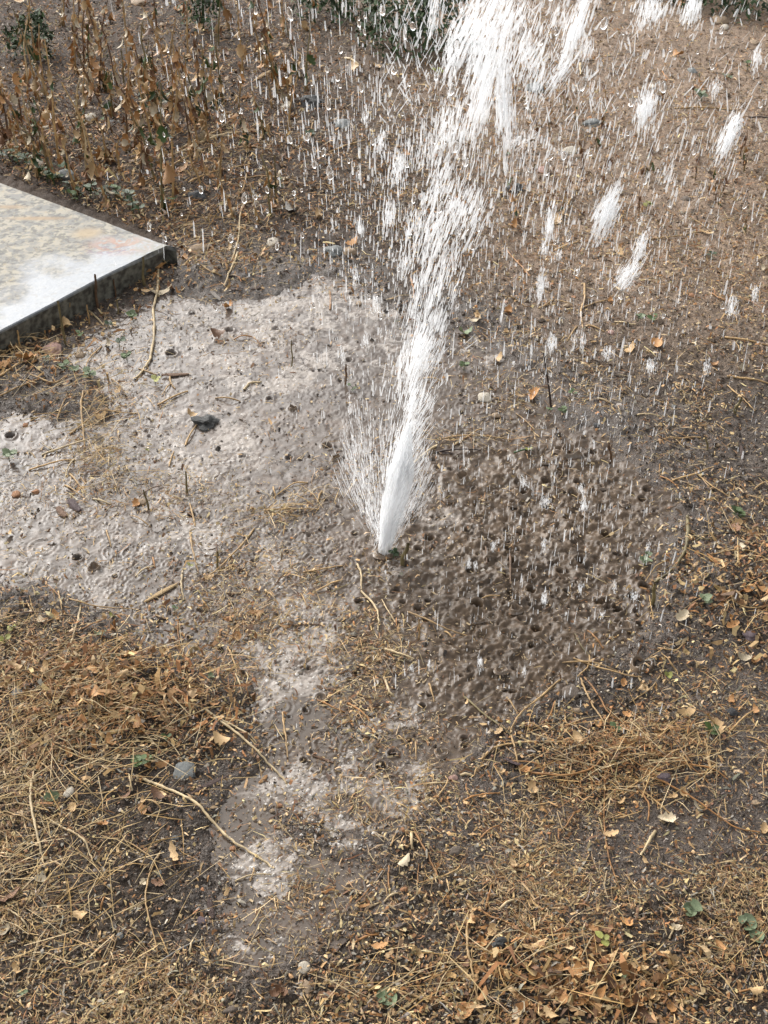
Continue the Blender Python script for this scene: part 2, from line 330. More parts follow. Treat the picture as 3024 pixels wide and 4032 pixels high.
for (fx, x, y, r) in [(C5,408,262,28),(C5,335,215,22),(C5,497,298,14),(C5,1172,725,14),(C5,1300,715,14),(C5,1330,692,16),(C5,1390,822,26),(C5,1462,797,13),(C5,1332,855,9),(C5,1515,540,22),
        (C5,1250,903,9),(C5,1535,730,9),(C5,1338,997,9),(C5,1345,1055,10),(C5,1240,190,12),(C5,1432,193,9),(C5,1615,1162,10),(C6,110,1003,14),(C6,135,985,10),(C6,452,912,25),(C6,520,775,14),
        (C6,168,855,16),(C6,215,785,18),(C6,525,548,24),(C6,565,602,22),(C6,660,580,16),(C6,795,572,14),(C6,813,620,9),(C6,718,648,10),(C6,385,548,10),(C6,507,700,24),(C6,370,705,12),(C6,205,687,7),
        (C6,348,1025,16),(C6,250,1050,20),(C6,600,1000,20),(C6,775,1045,13),(C6,645,1050,15),(C6,1110,590,22),(C6,530,95,15),(C6,600,85,8),(C6,620,305,16),(C6,675,285,12),(C6,885,435,14),(C6,970,430,14),
        (C6,320,400,14),(C6,1120,305,12),(C6,570,430,26),(C6,720,505,12),(C6,775,600,8),(C6,460,1055,9),(C6,1015,385,14),(C6,800,135,10),
        (C3,832,255,17),(C3,1295,187,11),(C3,940,375,14),(C3,1190,325,18),(C3,1185,372,16),(C3,1372,437,10),(C3,892,560,9),(C3,895,638,8),(C3,1165,625,16),(C3,1265,670,20),(C3,730,780,9),(C3,633,765,11),
        (C3,1050,872,16),(C3,1415,830,24),(C3,1250,880,18),(C3,1300,890,11),(C3,1455,885,20),(C3,1410,955,10),(C3,45,785,24),(C3,1408,1062,15),(C3,990,330,22),(C3,740,430,26),(C3,80,862,8),(C3,1470,545,13),(C3,1240,1195,9),
        (C4,465,580,18),(C4,288,930,15),(C4,335,970,22),(C4,283,1060,18),(C4,440,1135,14),(C4,600,1035,24),(C4,690,1060,12),(C4,990,850,10),(C4,968,880,10),(C4,1020,940,14),(C4,310,880,14),(C4,790,1140,20),(C4,530,1190,14),(C4,375,715,12)]:
    pp = fx(x, y); D = H / math.sin(PITCH + math.atan((pp[1] - CY) / F)); rr = r * S5 / F * D
    crater(pp[0], pp[1], rr * .95, min(rr * 1.5, .016), rr * .28)
k = 0
while k < 260:
    px_, py_ = R.gauss(1900, 620), R.gauss(2150, 560)
    if in_pud(px_, py_) < 30: continue
    k += 1; r = R.uniform(.0025, .006) * (1 if R.random() < .8 else 1.6)
    crater(px_, py_, r, r * 1.2, r * .3)
k = 0
while k < 120:
    px_, py_ = R.gauss(2150, 260), R.gauss(2230, 300)
    if in_pud(px_, py_) < 30: continue
    k += 1; r = R.uniform(.003, .006) if R.random() < .6 else R.uniform(.007, .013); crater(px_, py_, r, r * 1.3, r * .42)
fo = foam_map(PX, PY, X, Y)
fo2 = fo * np.clip(.45 + 1.3 * (fbm(X, Y, 120, 3, 90) - .25), 0, 1)
Z += fo * (fbm(X, Y, 160, 2, 95) - .3) * .004
cw = L3((.096,.071,.052), (.135,.108,.090), sm(1900, 1000, PX.ravel()) * sm(2700, 1500, PY.ravel()))
cw = cw * (1 - ch.ravel()[:, None]) + np.array((.135,.092,.058))[None] * ch.ravel()[:, None]
cw = cw * (.72 + .56 * fbm(X.ravel(), Y.ravel(), 12, 3, 99))[:, None]; cw = cw * (1 - .35 * (ch * sm(.60, .40, fbm(X, Y, 70, 3, 98))).ravel())[:, None]
silt = sm(.52, .72, fbm(X, Y, 45, 4, 105)).ravel() * (1 - ch.ravel()) * .35
cw = cw * (1 - silt[:, None]) + np.array((.22,.16,.12))[None] * silt[:, None]
cw = cw * (1 - fo2.ravel()[:, None]) + np.array((.42,.37,.325))[None] * fo2.ravel()[:, None]
Fq = grid_faces(*X.shape); keep = (wmk.ravel()[Fq] > -1.4).all(1); Fq = Fq[keep]
used = np.unique(Fq); remap = np.zeros(X.size, int); remap[used] = np.arange(len(used))
V = np.stack([X.ravel(), Y.ravel(), Z.ravel() - .0005], 1)[used]
puddle = link('muddy_water', mesh('muddy_water', V, remap[Fq], M_water, cw[used], extra={'wet': np.clip(fo2.ravel() * .9 + silt * .6 + ch.ravel() * .55, 0, 1)[used]}), kind='structure')
puddle['label'] = 'brown muddy puddle pitted by falling drops'

# ---------------------------------------------------------------- joined fine litter
def strips(P, ang, L, W, bend, lift, tilt, col):
    n = len(P); ju = rng.uniform(.1, .9, n); d = np.stack([np.cos(ang) * np.cos(tilt), np.sin(ang) * np.cos(tilt), np.sin(tilt)], 1)
    s = np.stack([-np.sin(ang), np.cos(ang), np.zeros(n)], 1)
    roll = rng.uniform(-.9, .9, n); s = s * np.cos(roll)[:, None]; s[:, 2] += np.sin(roll)
    V = np.zeros((n, 6, 3)); C = np.zeros((n, 6, 3))
    ew = {0: rng.uniform(.15, 1.0, n), 1: np.ones(n), 2: rng.uniform(.05, .9, n)}
    for k, t in enumerate((-.5, rng.uniform(-.2, .2, n), .5)):
        w = ew[k]; c = P + d * (L * t)[:, None]
        if k == 1: c = c + s * (bend * L)[:, None] + np.array([0, 0, 1]) * (lift * L)[:, None]
        V[:, 2 * k] = c - s * (W * w * (.5 if k else ju))[:, None]; V[:, 2 * k + 1] = c + s * (W * w * (.5 if k else 1 - ju))[:, None]
        C[:, 2 * k] = col * (1 + .15 * (k - 1)); C[:, 2 * k + 1] = col * .9
    b = np.arange(n)[:, None] * 6
    Fc = np.concatenate([b + np.array([[0, 2, 3, 1]]), b + np.array([[2, 4, 5, 3]])], 0)
    return V.reshape(-1, 3), Fc, C.reshape(-1, 3)
def scatter(n, dens, pw=1.0):
    px = rng.uniform(-350, 3374, n); py = 4500 - 4650 * rng.random(n)
    keep = rng.random(n) < dens(px, py)
    px, py = px[keep], py[keep]
    x, y = gw(px, py); return px, py, x, y
def on_slab(px, py): return poly_sd(px, py, SLAB_PX + []) > -5
pal = np.array([(.52,.33,.14), (.66,.49,.26), (.40,.19,.06), (.18,.09,.04), (.30,.26,.20), (.60,.42,.20), (.34,.16,.055)])
def colours(n, w, var=.3):
    w = np.asarray(w, float)
    if w.ndim == 1: idx = rng.choice(len(w), n, p=w / w.sum())
    else:
        cs = np.cumsum(w / w.sum(1, keepdims=True), 1); idx = (rng.random(n)[:, None] > cs).sum(1).clip(0, w.shape[1] - 1)
    return pal[idx] * .86 * rng.uniform(1 - var, 1 + var, (n, 1)) * rng.uniform(.93, 1.07, (n, 3))
def orange_map(px, py):
    o = G(px, py, 480, 2760, 420, 220) + G(px, py, 2900, 2350, 260, 250) * .7 + G(px, py, 2450, 2980, 350, 150) * .8 + G(px, py, 2250, 3850, 450, 180) * 1.1 + sm(1150, 800, py) * sm(1500, 900, px) * .9 + G(px, py, 200, 1500, 250, 120)*.7
    return np.clip(o + .35 * sm(1500, 1000, py), 0, 1)
def litter_dens(px, py):
    x, y = gw(px, py); pt = fbm(x, y, 9, 3, 140)
    d = straw_map(px, py) * (.35 + 1.3 * sm(.35, .65, pt))
    d = d * np.where(on_slab(px, py), .0, 1)
    d = d * (.16 + 1.25 * sm(.40, .60, fbm(x, y, 3.5, 3, 145)))
    return np.clip(d * .52, 0, 1)
px, py, x, y = scatter(330000, litter_dens)
n = len(px); D = np.hypot(y, H); sc = (D / 2.2) ** .55
om = orange_map(px, py)
w = np.stack([1 - .4 * om, .75 - .5 * om, .25 + 1.6 * om, .75 + 0 * om, .35 - .25 * om, .6 - .3 * om, .2 + 1.2 * om], 1)
far_ = sm(1300, 700, py); w[:, 3] += 1.3 * far_; w[:, 4] += 1.0 * far_; w[:, 5] *= 1 - .3 * far_
L = np.clip(rng.lognormal(math.log(.0085), .7, n), .004, .06) * sc; W = rng.uniform(.0006, .0017, n) * sc * np.where(rng.random(n) < .12, 1.8, 1)
base = hz(x, y)
P = np.stack([x, y, base + rng.uniform(.0006, .004, n) + rng.random(n) ** 2 * .012 * np.clip(straw_map(px, py) - .5, 0, 1)], 1)
V, Fc, C = strips(P, rng.uniform(0, 6.283, n), L, W, rng.normal(0, .06, n), rng.uniform(0, .07, n), rng.normal(0, .12, n), colours(n, w, .45))
print('straw bits', n)
o = link('straw_litter', mesh('straw_litter', V, Fc, M_litter, C, smooth=False), kind='stuff', category='litter', label='short bits of dry straw and stem strewn over the soil')
# broader crumbs of leaf and bark
def crumbs_dens(px, py):
    x, y = gw(px, py); pt = fbm(x, y, 12, 3, 240)
    d = (.12 + .55 * straw_map(px, py) + .9 * orange_map(px, py) + .5 * sm(1400, 900, py)) * (.4 + 1.2 * sm(.35, .65, pt)) * np.where(on_slab(px, py), 0, 1)
    d = d * (1 - .93 * sm(-30, 80, poly_sd(px, py, PUDDLE)) * (1 - np.clip(straw_map(px, py) - .2, 0, 1)))
    return np.clip(d * .6, 0, 1)
px, py, x, y = scatter(95000, crumbs_dens)
n = len(px); D = np.hypot(y, H); sc = (D / 2.2) ** .5
om = orange_map(px, py); w = np.stack([.7 + 0 * om, .6 - .2 * om, .3 + 1.8 * om, .7 + 0 * om, .5 - .2 * om, .4 + 0 * om, .2 + 1.3 * om], 1)
V, Fc, C = strips(np.stack([x, y, hz(x, y) + rng.uniform(.001, .006, n)], 1), rng.uniform(0, 6.283, n), np.clip(rng.lognormal(math.log(.0065), .5, n), .003, .024) * sc,
                  rng.uniform(.002, .006, n) * sc, rng.normal(0, .1, n), rng.uniform(-.1, .35, n), rng.normal(0, .25, n), colours(n, w, .5))
print('crumbs', n)
link('leaf_litter', mesh('leaf_litter', V, Fc, M_litter, C, smooth=False), kind='stuff', category='litter', label='crumbled dry leaves and bark flakes over the soil')
# fine long straws lying loose in the heaps
def long_dens(px, py):
    d = 1.0 * G(px, py, 170, 1480, 260, 130, 15) + 1.0 * G(px, py, 400, 1740, 100, 180) + 1.3 * G(px, py, 1180, 1990, 130, 36, -15) + 1.2 * G(px, py, 880, 960, 260, 120, 20) + 1.0 * G(px, py, 930, 640, 300, 90, -18) + .5 * G(px, py, 350, 2800, 500, 250) \
        + .45 * G(px, py, 2500, 3000, 420, 150) + .3 * G(px, py, 2900, 2300, 250, 250) + .3 * G(px, py, 300, 3400, 400, 400) + .25 * G(px, py, 2000, 3850, 700, 150) + .8 * G(px, py, 1850, 1735, 150, 18) + .15 * sm(1100, 500, py) + .25 * G(px, py, 100, 1150, 1200, 60) * 0
    return np.where(on_slab(px, py), 0, np.clip(d, 0, 1))
px, py, x, y = scatter(34000, long_dens); n = len(px); up_ = G(px, py, 170, 1480, 260, 130, 15) + G(px, py, 400, 1740, 100, 180) + G(px, py, 1180, 1990, 130, 36, -15) + G(px, py, 880, 960, 260, 120, 20) + G(px, py, 930, 640, 300, 90, -18)
pc = np.array([(.60,.42,.19), (.50,.31,.11), (.66,.50,.28)])[rng.integers(0, 3, n)] * rng.uniform(.6, 1.15, (n, 1))
V, Fc, C = strips(np.stack([x, y, hz(x, y) + rng.uniform(.003, .012, n) + .018 * up_ * rng.random(n)], 1), np.where(rng.random(n) < .6, rng.normal(.45, .5, n), rng.uniform(0, 6.28, n)), rng.uniform(.03, .10, n), rng.uniform(.0008, .0017, n), rng.normal(0, .05, n), rng.uniform(0, .09, n), rng.normal(0, .10, n) + .6 * up_ * rng.random(n) ** 1.5, pc)
link('loose_straw', mesh('loose_straw', V, Fc, M_litter, C, smooth=False), kind='stuff', category='straw', label='fine loose straws heaped below the slab and in tufts')
# curled leaves tangled round the feet of the tall weeds
def tangle_dens(px, py):
    x, y = gw(px, py); d = sm(1300, 900, px) * sm(150, -20, py - np.minimum(740 + .40 * px, 930)) * (.25 + .9 * sm(.42, .62, fbm(x, y, 5, 3, 300))) + .5 * G(px, py, 480, 2720, 330, 180) + .3 * G(px, py, 2250, 3880, 430, 120) + .35 * G(px, py, 2900, 2350, 220, 220) + .45 * G(px, py, 150, 1450, 280, 90, -20) + .5 * G(px, py, 560, 1180, 220, 30, -25) + .6 * G(px, py, 850, 1050, 260, 70) + .30 * sm(1100, 600, py) * sm(900, 1300, px) * sm(2700, 1900, px)
    return np.where(on_slab(px, py), 0, np.clip(d, 0, 1))
px, py, x, y = scatter(75000, tangle_dens); n = len(px); tz = sm(930, 720, py) * sm(1400, 1000, px)
V, Fc, C = strips(np.stack([x, y, hz(x, y) + .003 + rng.random(n) ** 2 * (.008 + .085 * tz)], 1), rng.uniform(0, 6.28, n), np.clip(rng.lognormal(math.log(.016), .45, n), .006, .05), rng.uniform(.003, .011, n), rng.normal(0, .15, n), rng.uniform(-.3, .5, n), rng.normal(0, .55, n), colours(n, (1.3, .6, 1.2, .5, .1, .9, 1.3), .45))
print('tangle', n)
link('leaf_tangle', mesh('leaf_tangle', V, Fc, M_litter, C, smooth=False), kind='stuff', category='leaves', label='crumpled orange-brown leaves tangled under the tall dead weeds')
# tiny flecks
def fleck_dens(px, py):
    x, y = gw(px, py); ins = sm(-30, 60, poly_sd(px, py, PUDDLE)); return np.where(on_slab(px, py), 0, (.9 - .45 * ins) * (.5 + .7 * sm(.35, .6, fbm(x, y, 18, 3, 250))))
px, py, x, y = scatter(150000, fleck_dens); n = len(px); D = np.hypot(y, H); insd = poly_sd(px, py, PUDDLE) > 0
fp = np.array([(.03,.02,.014), (.12,.07,.035), (.45,.33,.18), (.36,.32,.27), (.62,.52,.40), (.25,.12,.05)])
pi = rng.choice(6, n, p=[.36, .24, .14, .09, .03, .14]); pi = np.where(insd & (pi < 2) & (rng.random(n) < .45), 2, pi)
ang = rng.uniform(0, 6.28, n); l_ = np.clip(rng.lognormal(math.log(.0028), .5, n), .001, .009) * (D / 2.2) ** .6; w_ = l_ * rng.uniform(.25, .8, n)
e1_ = np.stack([np.cos(ang), np.sin(ang), rng.normal(0, .35, n)], 1) * (l_ / 2)[:, None]; e2_ = np.stack([-np.sin(ang), np.cos(ang), rng.normal(0, .35, n)], 1) * (w_ / 2)[:, None]
c0_ = np.stack([x, y, hz(x, y) + rng.uniform(.0008, .003, n)], 1)
V = np.stack([c0_ - e1_ - e2_ * rng.uniform(.1, 1, (n, 1)), c0_ + e1_ - e2_ * rng.uniform(.1, 1, (n, 1)), c0_ + e1_ + e2_ * rng.uniform(.1, 1, (n, 1)), c0_ - e1_ + e2_], 1).reshape(-1, 3)
link('flecks', mesh('flecks', V, np.arange(4 * n).reshape(n, 4), M_litter, np.repeat(fp[pi] * rng.uniform(.7, 1.3, (n, 1)), 4, 0), smooth=False), kind='stuff', category='litter', label='tiny flecks of bark, grit and chaff all over the ground')
# soil clods and grit
def clod_dens(px, py):
    s = .55 * (1 - sm(-60, 30, poly_sd(px, py, PUDDLE))) * (1 - .7 * sm(-60, 60, poly_sd(px, py, MUD2))) + .03
    return np.where(on_slab(px, py), 0, s)
px, py, x, y = scatter(125000, clod_dens); n = len(px); D = np.hypot(y, H)
oc = np.array([(1,0,0),(-1,0,0),(0,1,0),(0,-1,0),(0,0,1),(0,0,-1)], float); of = np.array([(0,2,4),(2,1,4),(1,3,4),(3,0,4),(2,0,5),(1,2,5),(3,1,5),(0,3,5)])
r = np.clip(rng.lognormal(math.log(.0017), .45, n), .0008, .006) * (D / 2.2) ** .7
V = oc[None] * rng.uniform(.55, 1.25, (n, 6, 1)) * r[:, None, None] + rng.normal(0, .2, (n, 6, 3)) * r[:, None, None]
V = V + np.stack([x, y, hz(x, y) + r * .3], 1)[:, None]
trc = sm(1700, 2900, px + .5 * (1500 - py)) * sm(1700, 900, py)
cc = L3((.06,.042,.028), (.23,.165,.11), trc) * rng.uniform(.6, 1.5, (n, 1))
lg = rng.random(n) < .05 + .16 * sm(1100, 500, py); cc[lg] = np.array((.42,.36,.29)) * rng.uniform(.6, 1.2, (lg.sum(), 1))
link('soil_crumbs', mesh('soil_crumbs', V.reshape(-1, 3), (of[None] + np.arange(n)[:, None, None] * 6).reshape(-1, 3), M_clod, np.repeat(cc, 6, 0), smooth=False), kind='stuff', category='soil', label='loose crumbs of soil and grit on the ground')
# foam bubbles along the puddle's margins
def foam_d(px, py):
    x, y = gw(px, py); return np.where(poly_sd(px, py, PUDDLE) > -60, foam_map(px, py, x, y), 0) * .9
px, py, x, y = scatter(60000, foam_d); n = min(len(px), 12000); px, py, x, y = px[:n], py[:n], x[:n], y[:n]
r = np.clip(rng.lognormal(math.log(.0013), .45, n), .0006, .0045)
V = oc[None, [0, 1, 2, 3, 4]] * r[:, None, None]; V = V + np.stack([x, y, hz(x, y) + .001 + 0 * r], 1)[:, None]
M_foam = mat('foam', base=(.80,.76,.70), rough=.15, spec=.8, alpha_mix=.5)
link('foam_bubbles', mesh('foam_bubbles', V.reshape(-1, 3), (of[None, :4] + np.arange(n)[:, None, None] * 5).reshape(-1, 3), M_foam), kind='stuff', category='foam', label='pale froth of bubbles along the puddle margins')

# ---------------------------------------------------------------- concrete slab
THINGS = []
def thing(o, label, cat, px, py, grp=None, mode='on'):
    o['label'] = label; o['category'] = cat; THINGS.append((o, label, cat, px, py, grp, mode)); return o
ZT = .075
top = [gw(a, b, ZT) for a, b in SLAB_PX]
top = [(float(a), float(b)) for a, b in top]
def densify(pts, seg):
    out = []
    for i in range(len(pts)):
        a, b = np.array(pts[i]), np.array(pts[(i + 1) % len(pts)]); k = max(1, min(160, int(np.linalg.norm(b - a) / seg)))
        for j in range(k): out.append(a + (b - a) * j / k)
    return np.array(out)
out = densify(top, .012)
cen = out.mean(0)
# jitter of the worn arris, inward offset rings
def inset(pts, d):
    nx = np.roll(pts, -1, 0) - np.roll(pts, 1, 0); nrm = np.stack([-nx[:, 1], nx[:, 0]], 1); nrm /= np.linalg.norm(nrm, axis=1)[:, None] + 1e-9
    area = np.sum(pts[:, 0] * np.roll(pts[:, 1], -1) - np.roll(pts[:, 0], -1) * pts[:, 1])
    return pts + nrm * (d if area > 0 else -d)[..., None] if np.ndim(d) else pts + nrm * (d if area > 0 else -d)
chip = fbm(out[:, 0], out[:, 1], 30, 4, 120); cpx, cpy = pxof(out[:, 0], out[:, 1], ZT)
worn = .35 + 1.8 * G(cpx, cpy, 690, 975, 160, 110)
rings = []
for (dd, zz, am) in ((.0, -.06, .004), (.001, .02, .004), (-.001, ZT - .006, .004), (.0005, ZT - .002, .005), (.003, ZT, .006)):
    p = inset(out, np.asarray(dd + am * worn * (chip - .45))); rings.append(np.column_stack([p, np.full(len(p), zz) - (chip * .006 * worn if .05 < zz < ZT - .001 else 0)]))
nn = len(out); V = np.concatenate(rings); Fc = []
for k in range(len(rings) - 1):
    for i in range(nn): Fc.append((k * nn + i, k * nn + (i + 1) % nn, (k + 1) * nn + (i + 1) % nn, (k + 1) * nn + i))
import bmesh
bm = bmesh.new(); vs = [bm.verts.new(v) for v in V]
for f in Fc: bm.faces.new([vs[i] for i in f])
bm.faces.new([vs[(len(rings) - 1) * nn + i] for i in range(nn)]); bmesh.ops.recalc_face_normals(bm, faces=bm.faces)
me = bpy.data.meshes.new('concrete_slab'); bm.to_mesh(me); bm.free()
ms = bpy.data.materials.new('weathered_concrete'); ms.use_nodes = True; nt = ms.node_tree; N = nt.nodes; Lk = nt.links; b = N['Principled BSDF']
tc = N.new('ShaderNodeTexCoord'); geo = N.new('ShaderNodeNewGeometry'); sep = N.new('ShaderNodeSeparateXYZ'); Lk.new(tc.outputs['Object'], sep.inputs[0])
def nz(scale, det=5, dist=0, kind='ShaderNodeTexNoise'):
    n_ = N.new(kind); n_.inputs['Scale'].default_value = scale
    if kind == 'ShaderNodeTexNoise': n_.inputs['Detail'].default_value = det; n_.inputs['Distortion'].default_value = dist
    Lk.new(tc.outputs['Object'], n_.inputs['Vector']); return n_.outputs[0]
def mr(v, a, b_, c_=0, d_=1):
    m_ = N.new('ShaderNodeMapRange'); m_.inputs[1].default_value = a; m_.inputs[2].default_value = b_; m_.inputs[3].default_value = c_; m_.inputs[4].default_value = d_; Lk.new(v, m_.inputs[0]); return m_.outputs[0]
def mixc(f, a, c_):
    m_ = N.new('ShaderNodeMix'); m_.data_type = 'RGBA'
    if isinstance(f, float): m_.inputs[0].default_value = f
    else: Lk.new(f, m_.inputs[0])
    for s_, v in ((6, a), (7, c_)):
        if isinstance(v, tuple): m_.inputs[s_].default_value = (*v, 1)
        else: Lk.new(v, m_.inputs[s_])
    return m_.outputs[2]
def mul(a, c_, op='MULTIPLY'):
    m_ = N.new('ShaderNodeMath'); m_.operation = op
    for s_, v in ((0, a), (1, c_)):
        if isinstance(v, (int, float)): m_.inputs[s_].default_value = v
        else: Lk.new(v, m_.inputs[s_])
    return m_.outputs[0]
def blob(px_, py_, rx, ry):       # soft spot on the slab's top around one place
    cx_, cy_ = map(float, gw(px_, py_, ZT)); v1 = N.new('ShaderNodeVectorMath'); v1.operation = 'SUBTRACT'; Lk.new(tc.outputs['Object'], v1.inputs[0]); v1.inputs[1].default_value = (cx_, cy_, ZT)
    v2 = N.new('ShaderNodeVectorMath'); v2.operation = 'MULTIPLY'; Lk.new(v1.outputs[0], v2.inputs[0]); v2.inputs[1].default_value = (1 / rx, 1 / ry, 1)
    v3 = N.new('ShaderNodeVectorMath'); v3.operation = 'LENGTH'; Lk.new(v2.outputs[0], v3.inputs[0]); return mr(v3.outputs['Value'], 1.0, .35)
colr = mixc(mr(nz(26, 4, .6), .44, .56), (.20,.195,.18), (.31,.285,.23))
colr = mixc(mul(mr(nz(62, 4, .2), .50, .60), .75), colr, (.105,.102,.094))
colr = mixc(mul(mr(nz(90, 3, .8), .58, .66), .5), colr, (.33,.27,.17))
fr = N.new('ShaderNodeVectorMath'); fr.operation = 'DOT_PRODUCT'; Lk.new(tc.outputs['Object'], fr.inputs[0])
# distance from the worn front edge, along the ground
e0 = np.array(top[-1]); e1 = np.array(top[-3]); ed = (e1 - e0) / np.linalg.norm(e1 - e0); en = np.array([-ed[1], ed[0]])
if en @ (np.array(top[1]) - e0) < 0: en = -en
fr.inputs[1].default_value = (en[0], en[1], 0); off = float(en @ e0)
dist = mul(mul(fr.outputs['Value'], -off, 'ADD'), mul(mr(nz(9, 3), .3, .7, -.10, .10), 1.0), 'ADD')
wetf = mr(dist, .22, .08)
colr = mixc(mul(wetf, .85), colr, (.235,.255,.28))
colr = mixc(mul(mr(nz(60, 4, .5), .57, .66), .45), colr, (.19,.18,.165))
rust = mul(blob(480, 965, .12, .075), mr(nz(34, 4, 1), .42, .55))
colr = mixc(rust, colr, (.27,.15,.10)); colr = mixc(mul(mul(blob(440, 985, .10, .05), mr(nz(60, 3, 1), .5, .6)), .7), colr, (.14,.105,.15))
colr = mixc(mul(blob(345, 918, .055, .05), .75), colr, (.34,.26,.16))
colr = mixc(mul(blob(150, 860, .12, .018), .7), colr, (.30,.21,.12)); colr = mixc(mul(blob(40, 815, .07, .02), .6), colr, (.30,.21,.12))
colr = mixc(mul(mul(blob(640, 960, .14, .16), mr(nz(50, 4, 1), .35, .6)), .85), colr, (.17,.16,.125))
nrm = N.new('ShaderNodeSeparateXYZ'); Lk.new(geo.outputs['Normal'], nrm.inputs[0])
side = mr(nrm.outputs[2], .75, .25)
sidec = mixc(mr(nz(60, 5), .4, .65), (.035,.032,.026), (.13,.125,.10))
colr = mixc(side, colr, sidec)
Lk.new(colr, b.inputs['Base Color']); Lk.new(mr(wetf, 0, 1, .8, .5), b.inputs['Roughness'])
bp = N.new('ShaderNodeBump'); bp.inputs['Strength'].default_value = .35; bp.inputs['Distance'].default_value = .003; Lk.new(nz(90, 6), bp.inputs['Height']); Lk.new(bp.outputs[0], b.inputs['Normal'])
me.materials.append(ms)
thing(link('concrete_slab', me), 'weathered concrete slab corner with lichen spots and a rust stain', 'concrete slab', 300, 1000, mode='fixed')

# ---------------------------------------------------------------- shapes of small things
def catmull(P, seg=5):
    P = np.asarray(P, float)
    if len(P) < 3: return np.array([P[0] + (P[-1] - P[0]) * t for t in np.linspace(0, 1, seg)])
    Q = np.vstack([2 * P[0] - P[1], P, 2 * P[-1] - P[-2]]); out = []
    for i in range(1, len(Q) - 2):
        for t in np.linspace(0, 1, seg, endpoint=False):
            a, b_, c_, d = Q[i - 1], Q[i], Q[i + 1], Q[i + 2]
            out.append(.5 * ((2 * b_) + (-a + c_) * t + (2 * a - 5 * b_ + 4 * c_ - d) * t * t + (-a + 3 * b_ - 3 * c_ + d) * t ** 3))
    out.append(P[-1]); return np.array(out)
def tube(P, r0, r1, sides=6, knots=0):
    P = np.asarray(P); n_ = len(P); T = np.gradient(P, axis=0); T /= np.linalg.norm(T, axis=1)[:, None] + 1e-9
    ref = np.where(np.abs(T[:, 2:3]) > .8, np.array([[1, 0, 0]]), np.array([[0, 0, 1]])); A = np.cross(T, ref); A /= np.linalg.norm(A, axis=1)[:, None] + 1e-9; B = np.cross(T, A)
    t = np.linspace(0, 1, n_); r_ = r0 + (r1 - r0) * t
    if knots:
        s = np.concatenate([[0], np.cumsum(np.linalg.norm(np.diff(P, axis=0), axis=1))]); r_ = r_ * (1 + .35 * np.exp(-(((s / knots) % 1 - .5) / .08) ** 2)) * (1 + .12 * np.sin(s * 400 + P[0, 0] * 99))
    a = np.arange(sides) / sides * 6.2832
    V = P[:, None] + r_[:, None, None] * (np.cos(a)[None, :, None] * A[:, None] + np.sin(a)[None, :, None] * B[:, None])
    i = np.arange(n_ * sides).reshape(n_, sides); j = np.roll(i, -1, 1)
    Fc = np.stack([i[:-1], j[:-1], j[1:], i[1:]], -1).reshape(-1, 4)
    caps = [[i[0, (k) % sides], i[0, (k + 1) % sides], i[0, k2], i[0, k2]] for k, k2 in ()]
    return V.reshape(-1, 3), Fc
def leaf_mesh(kind, colour, v):
    key = f'{kind}_{colour}_{v}'
    if key in bpy.data.meshes: return bpy.data.meshes[key]
    q = random.Random(v * 77 + len(kind)); nu, nv_ = 9, 5; V = []
    curl = q.uniform(.6, 2.6) if kind != 'fresh' else q.uniform(.1, .4); tw = q.uniform(-1.2, 1.2) if kind == 'dry' else q.uniform(-.2, .2)
    wd = {'dry': q.uniform(.22, .42), 'fresh': .38, 'blade': .10, 'mallow': .5, 'long': .16}[kind]; cup = q.uniform(-1.2, 1.6) if kind in ('dry', 'long') else q.uniform(.1, .5)
    for i in range(nu):
        t = i / (nu - 1); prof = math.sin(math.pi * min(1, t * .93 + .05)) ** (.7 if kind != 'mallow' else .45)
        lob = 1 + (.28 * math.sin(t * 21 + v) if kind in ('dry', 'long') else 0.05 * math.sin(t * 30)) + (.12 * math.sin(t * 12) if kind == 'mallow' else 0)
        for j in range(nv_):
            s = j / (nv_ - 1) * 2 - 1; w_ = wd * prof * lob * s; a = tw * t; ry = w_ * math.cos(a); rz = w_ * math.sin(a)
            zc = cup * (w_ ** 2) * 1.3 + (q.uniform(-.02, .02) if kind != 'mallow' else .02 * math.cos(s * 9) )
            ang = curl * (t - .5) * (1.3 if kind in ('dry', 'long') else .7)
            x_ = math.sin(ang) / max(curl, .2) if curl > .2 else (t - .5); z_ = (1 - math.cos(ang)) / max(curl, .2)
            V.append((x_, ry, z_ + rz + zc))
    Fc = [(i * nv_ + j, (i + 1) * nv_ + j, (i + 1) * nv_ + j + 1, i * nv_ + j + 1) for i in range(nu - 1) for j in range(nv_ - 1)]
    V = np.array(V); V[:, 2] -= V[:, 2].min(); me_ = mesh(key, V, Fc, M_leaf[colour]); me_.name = key
    return me_
_ico = {}
def ico(sub):
    if sub not in _ico:
        bm_ = bmesh.new(); bmesh.ops.create_icosphere(bm_, subdivisions=sub, radius=1); bm_.verts.ensure_lookup_table()
        _ico[sub] = (np.array([v.co[:] for v in bm_.verts]), np.array([[v.index for v in f.verts] for f in bm_.faces])); bm_.free()
    return _ico[sub]
def stone_mesh(colour, v, sub=3, am=.3):
    key = f'stone_{colour}_{v}_{sub}'
    if key in bpy.data.meshes: return bpy.data.meshes[key]
    V, Fc = ico(sub); V = V.copy(); d = np.array([mnoise.noise(Vector(p) * 1.1 + Vector((v * 3.1, 0, 0))) + .4 * mnoise.noise(Vector(p) * 3 + Vector((v, 5, 0))) for p in V])
    c_ = np.array([max(-1, min(1, mnoise.noise(Vector(p) * .7 + Vector((0, v * 5, 0))) * 3)) for p in V])
    V = V * (1 + am * d + .06 * c_)[:, None]; me_ = mesh(key, V, Fc, M_stone[colour], smooth=(colour not in ('grey', 'charcoal', 'dark'))); me_.name = key; return me_
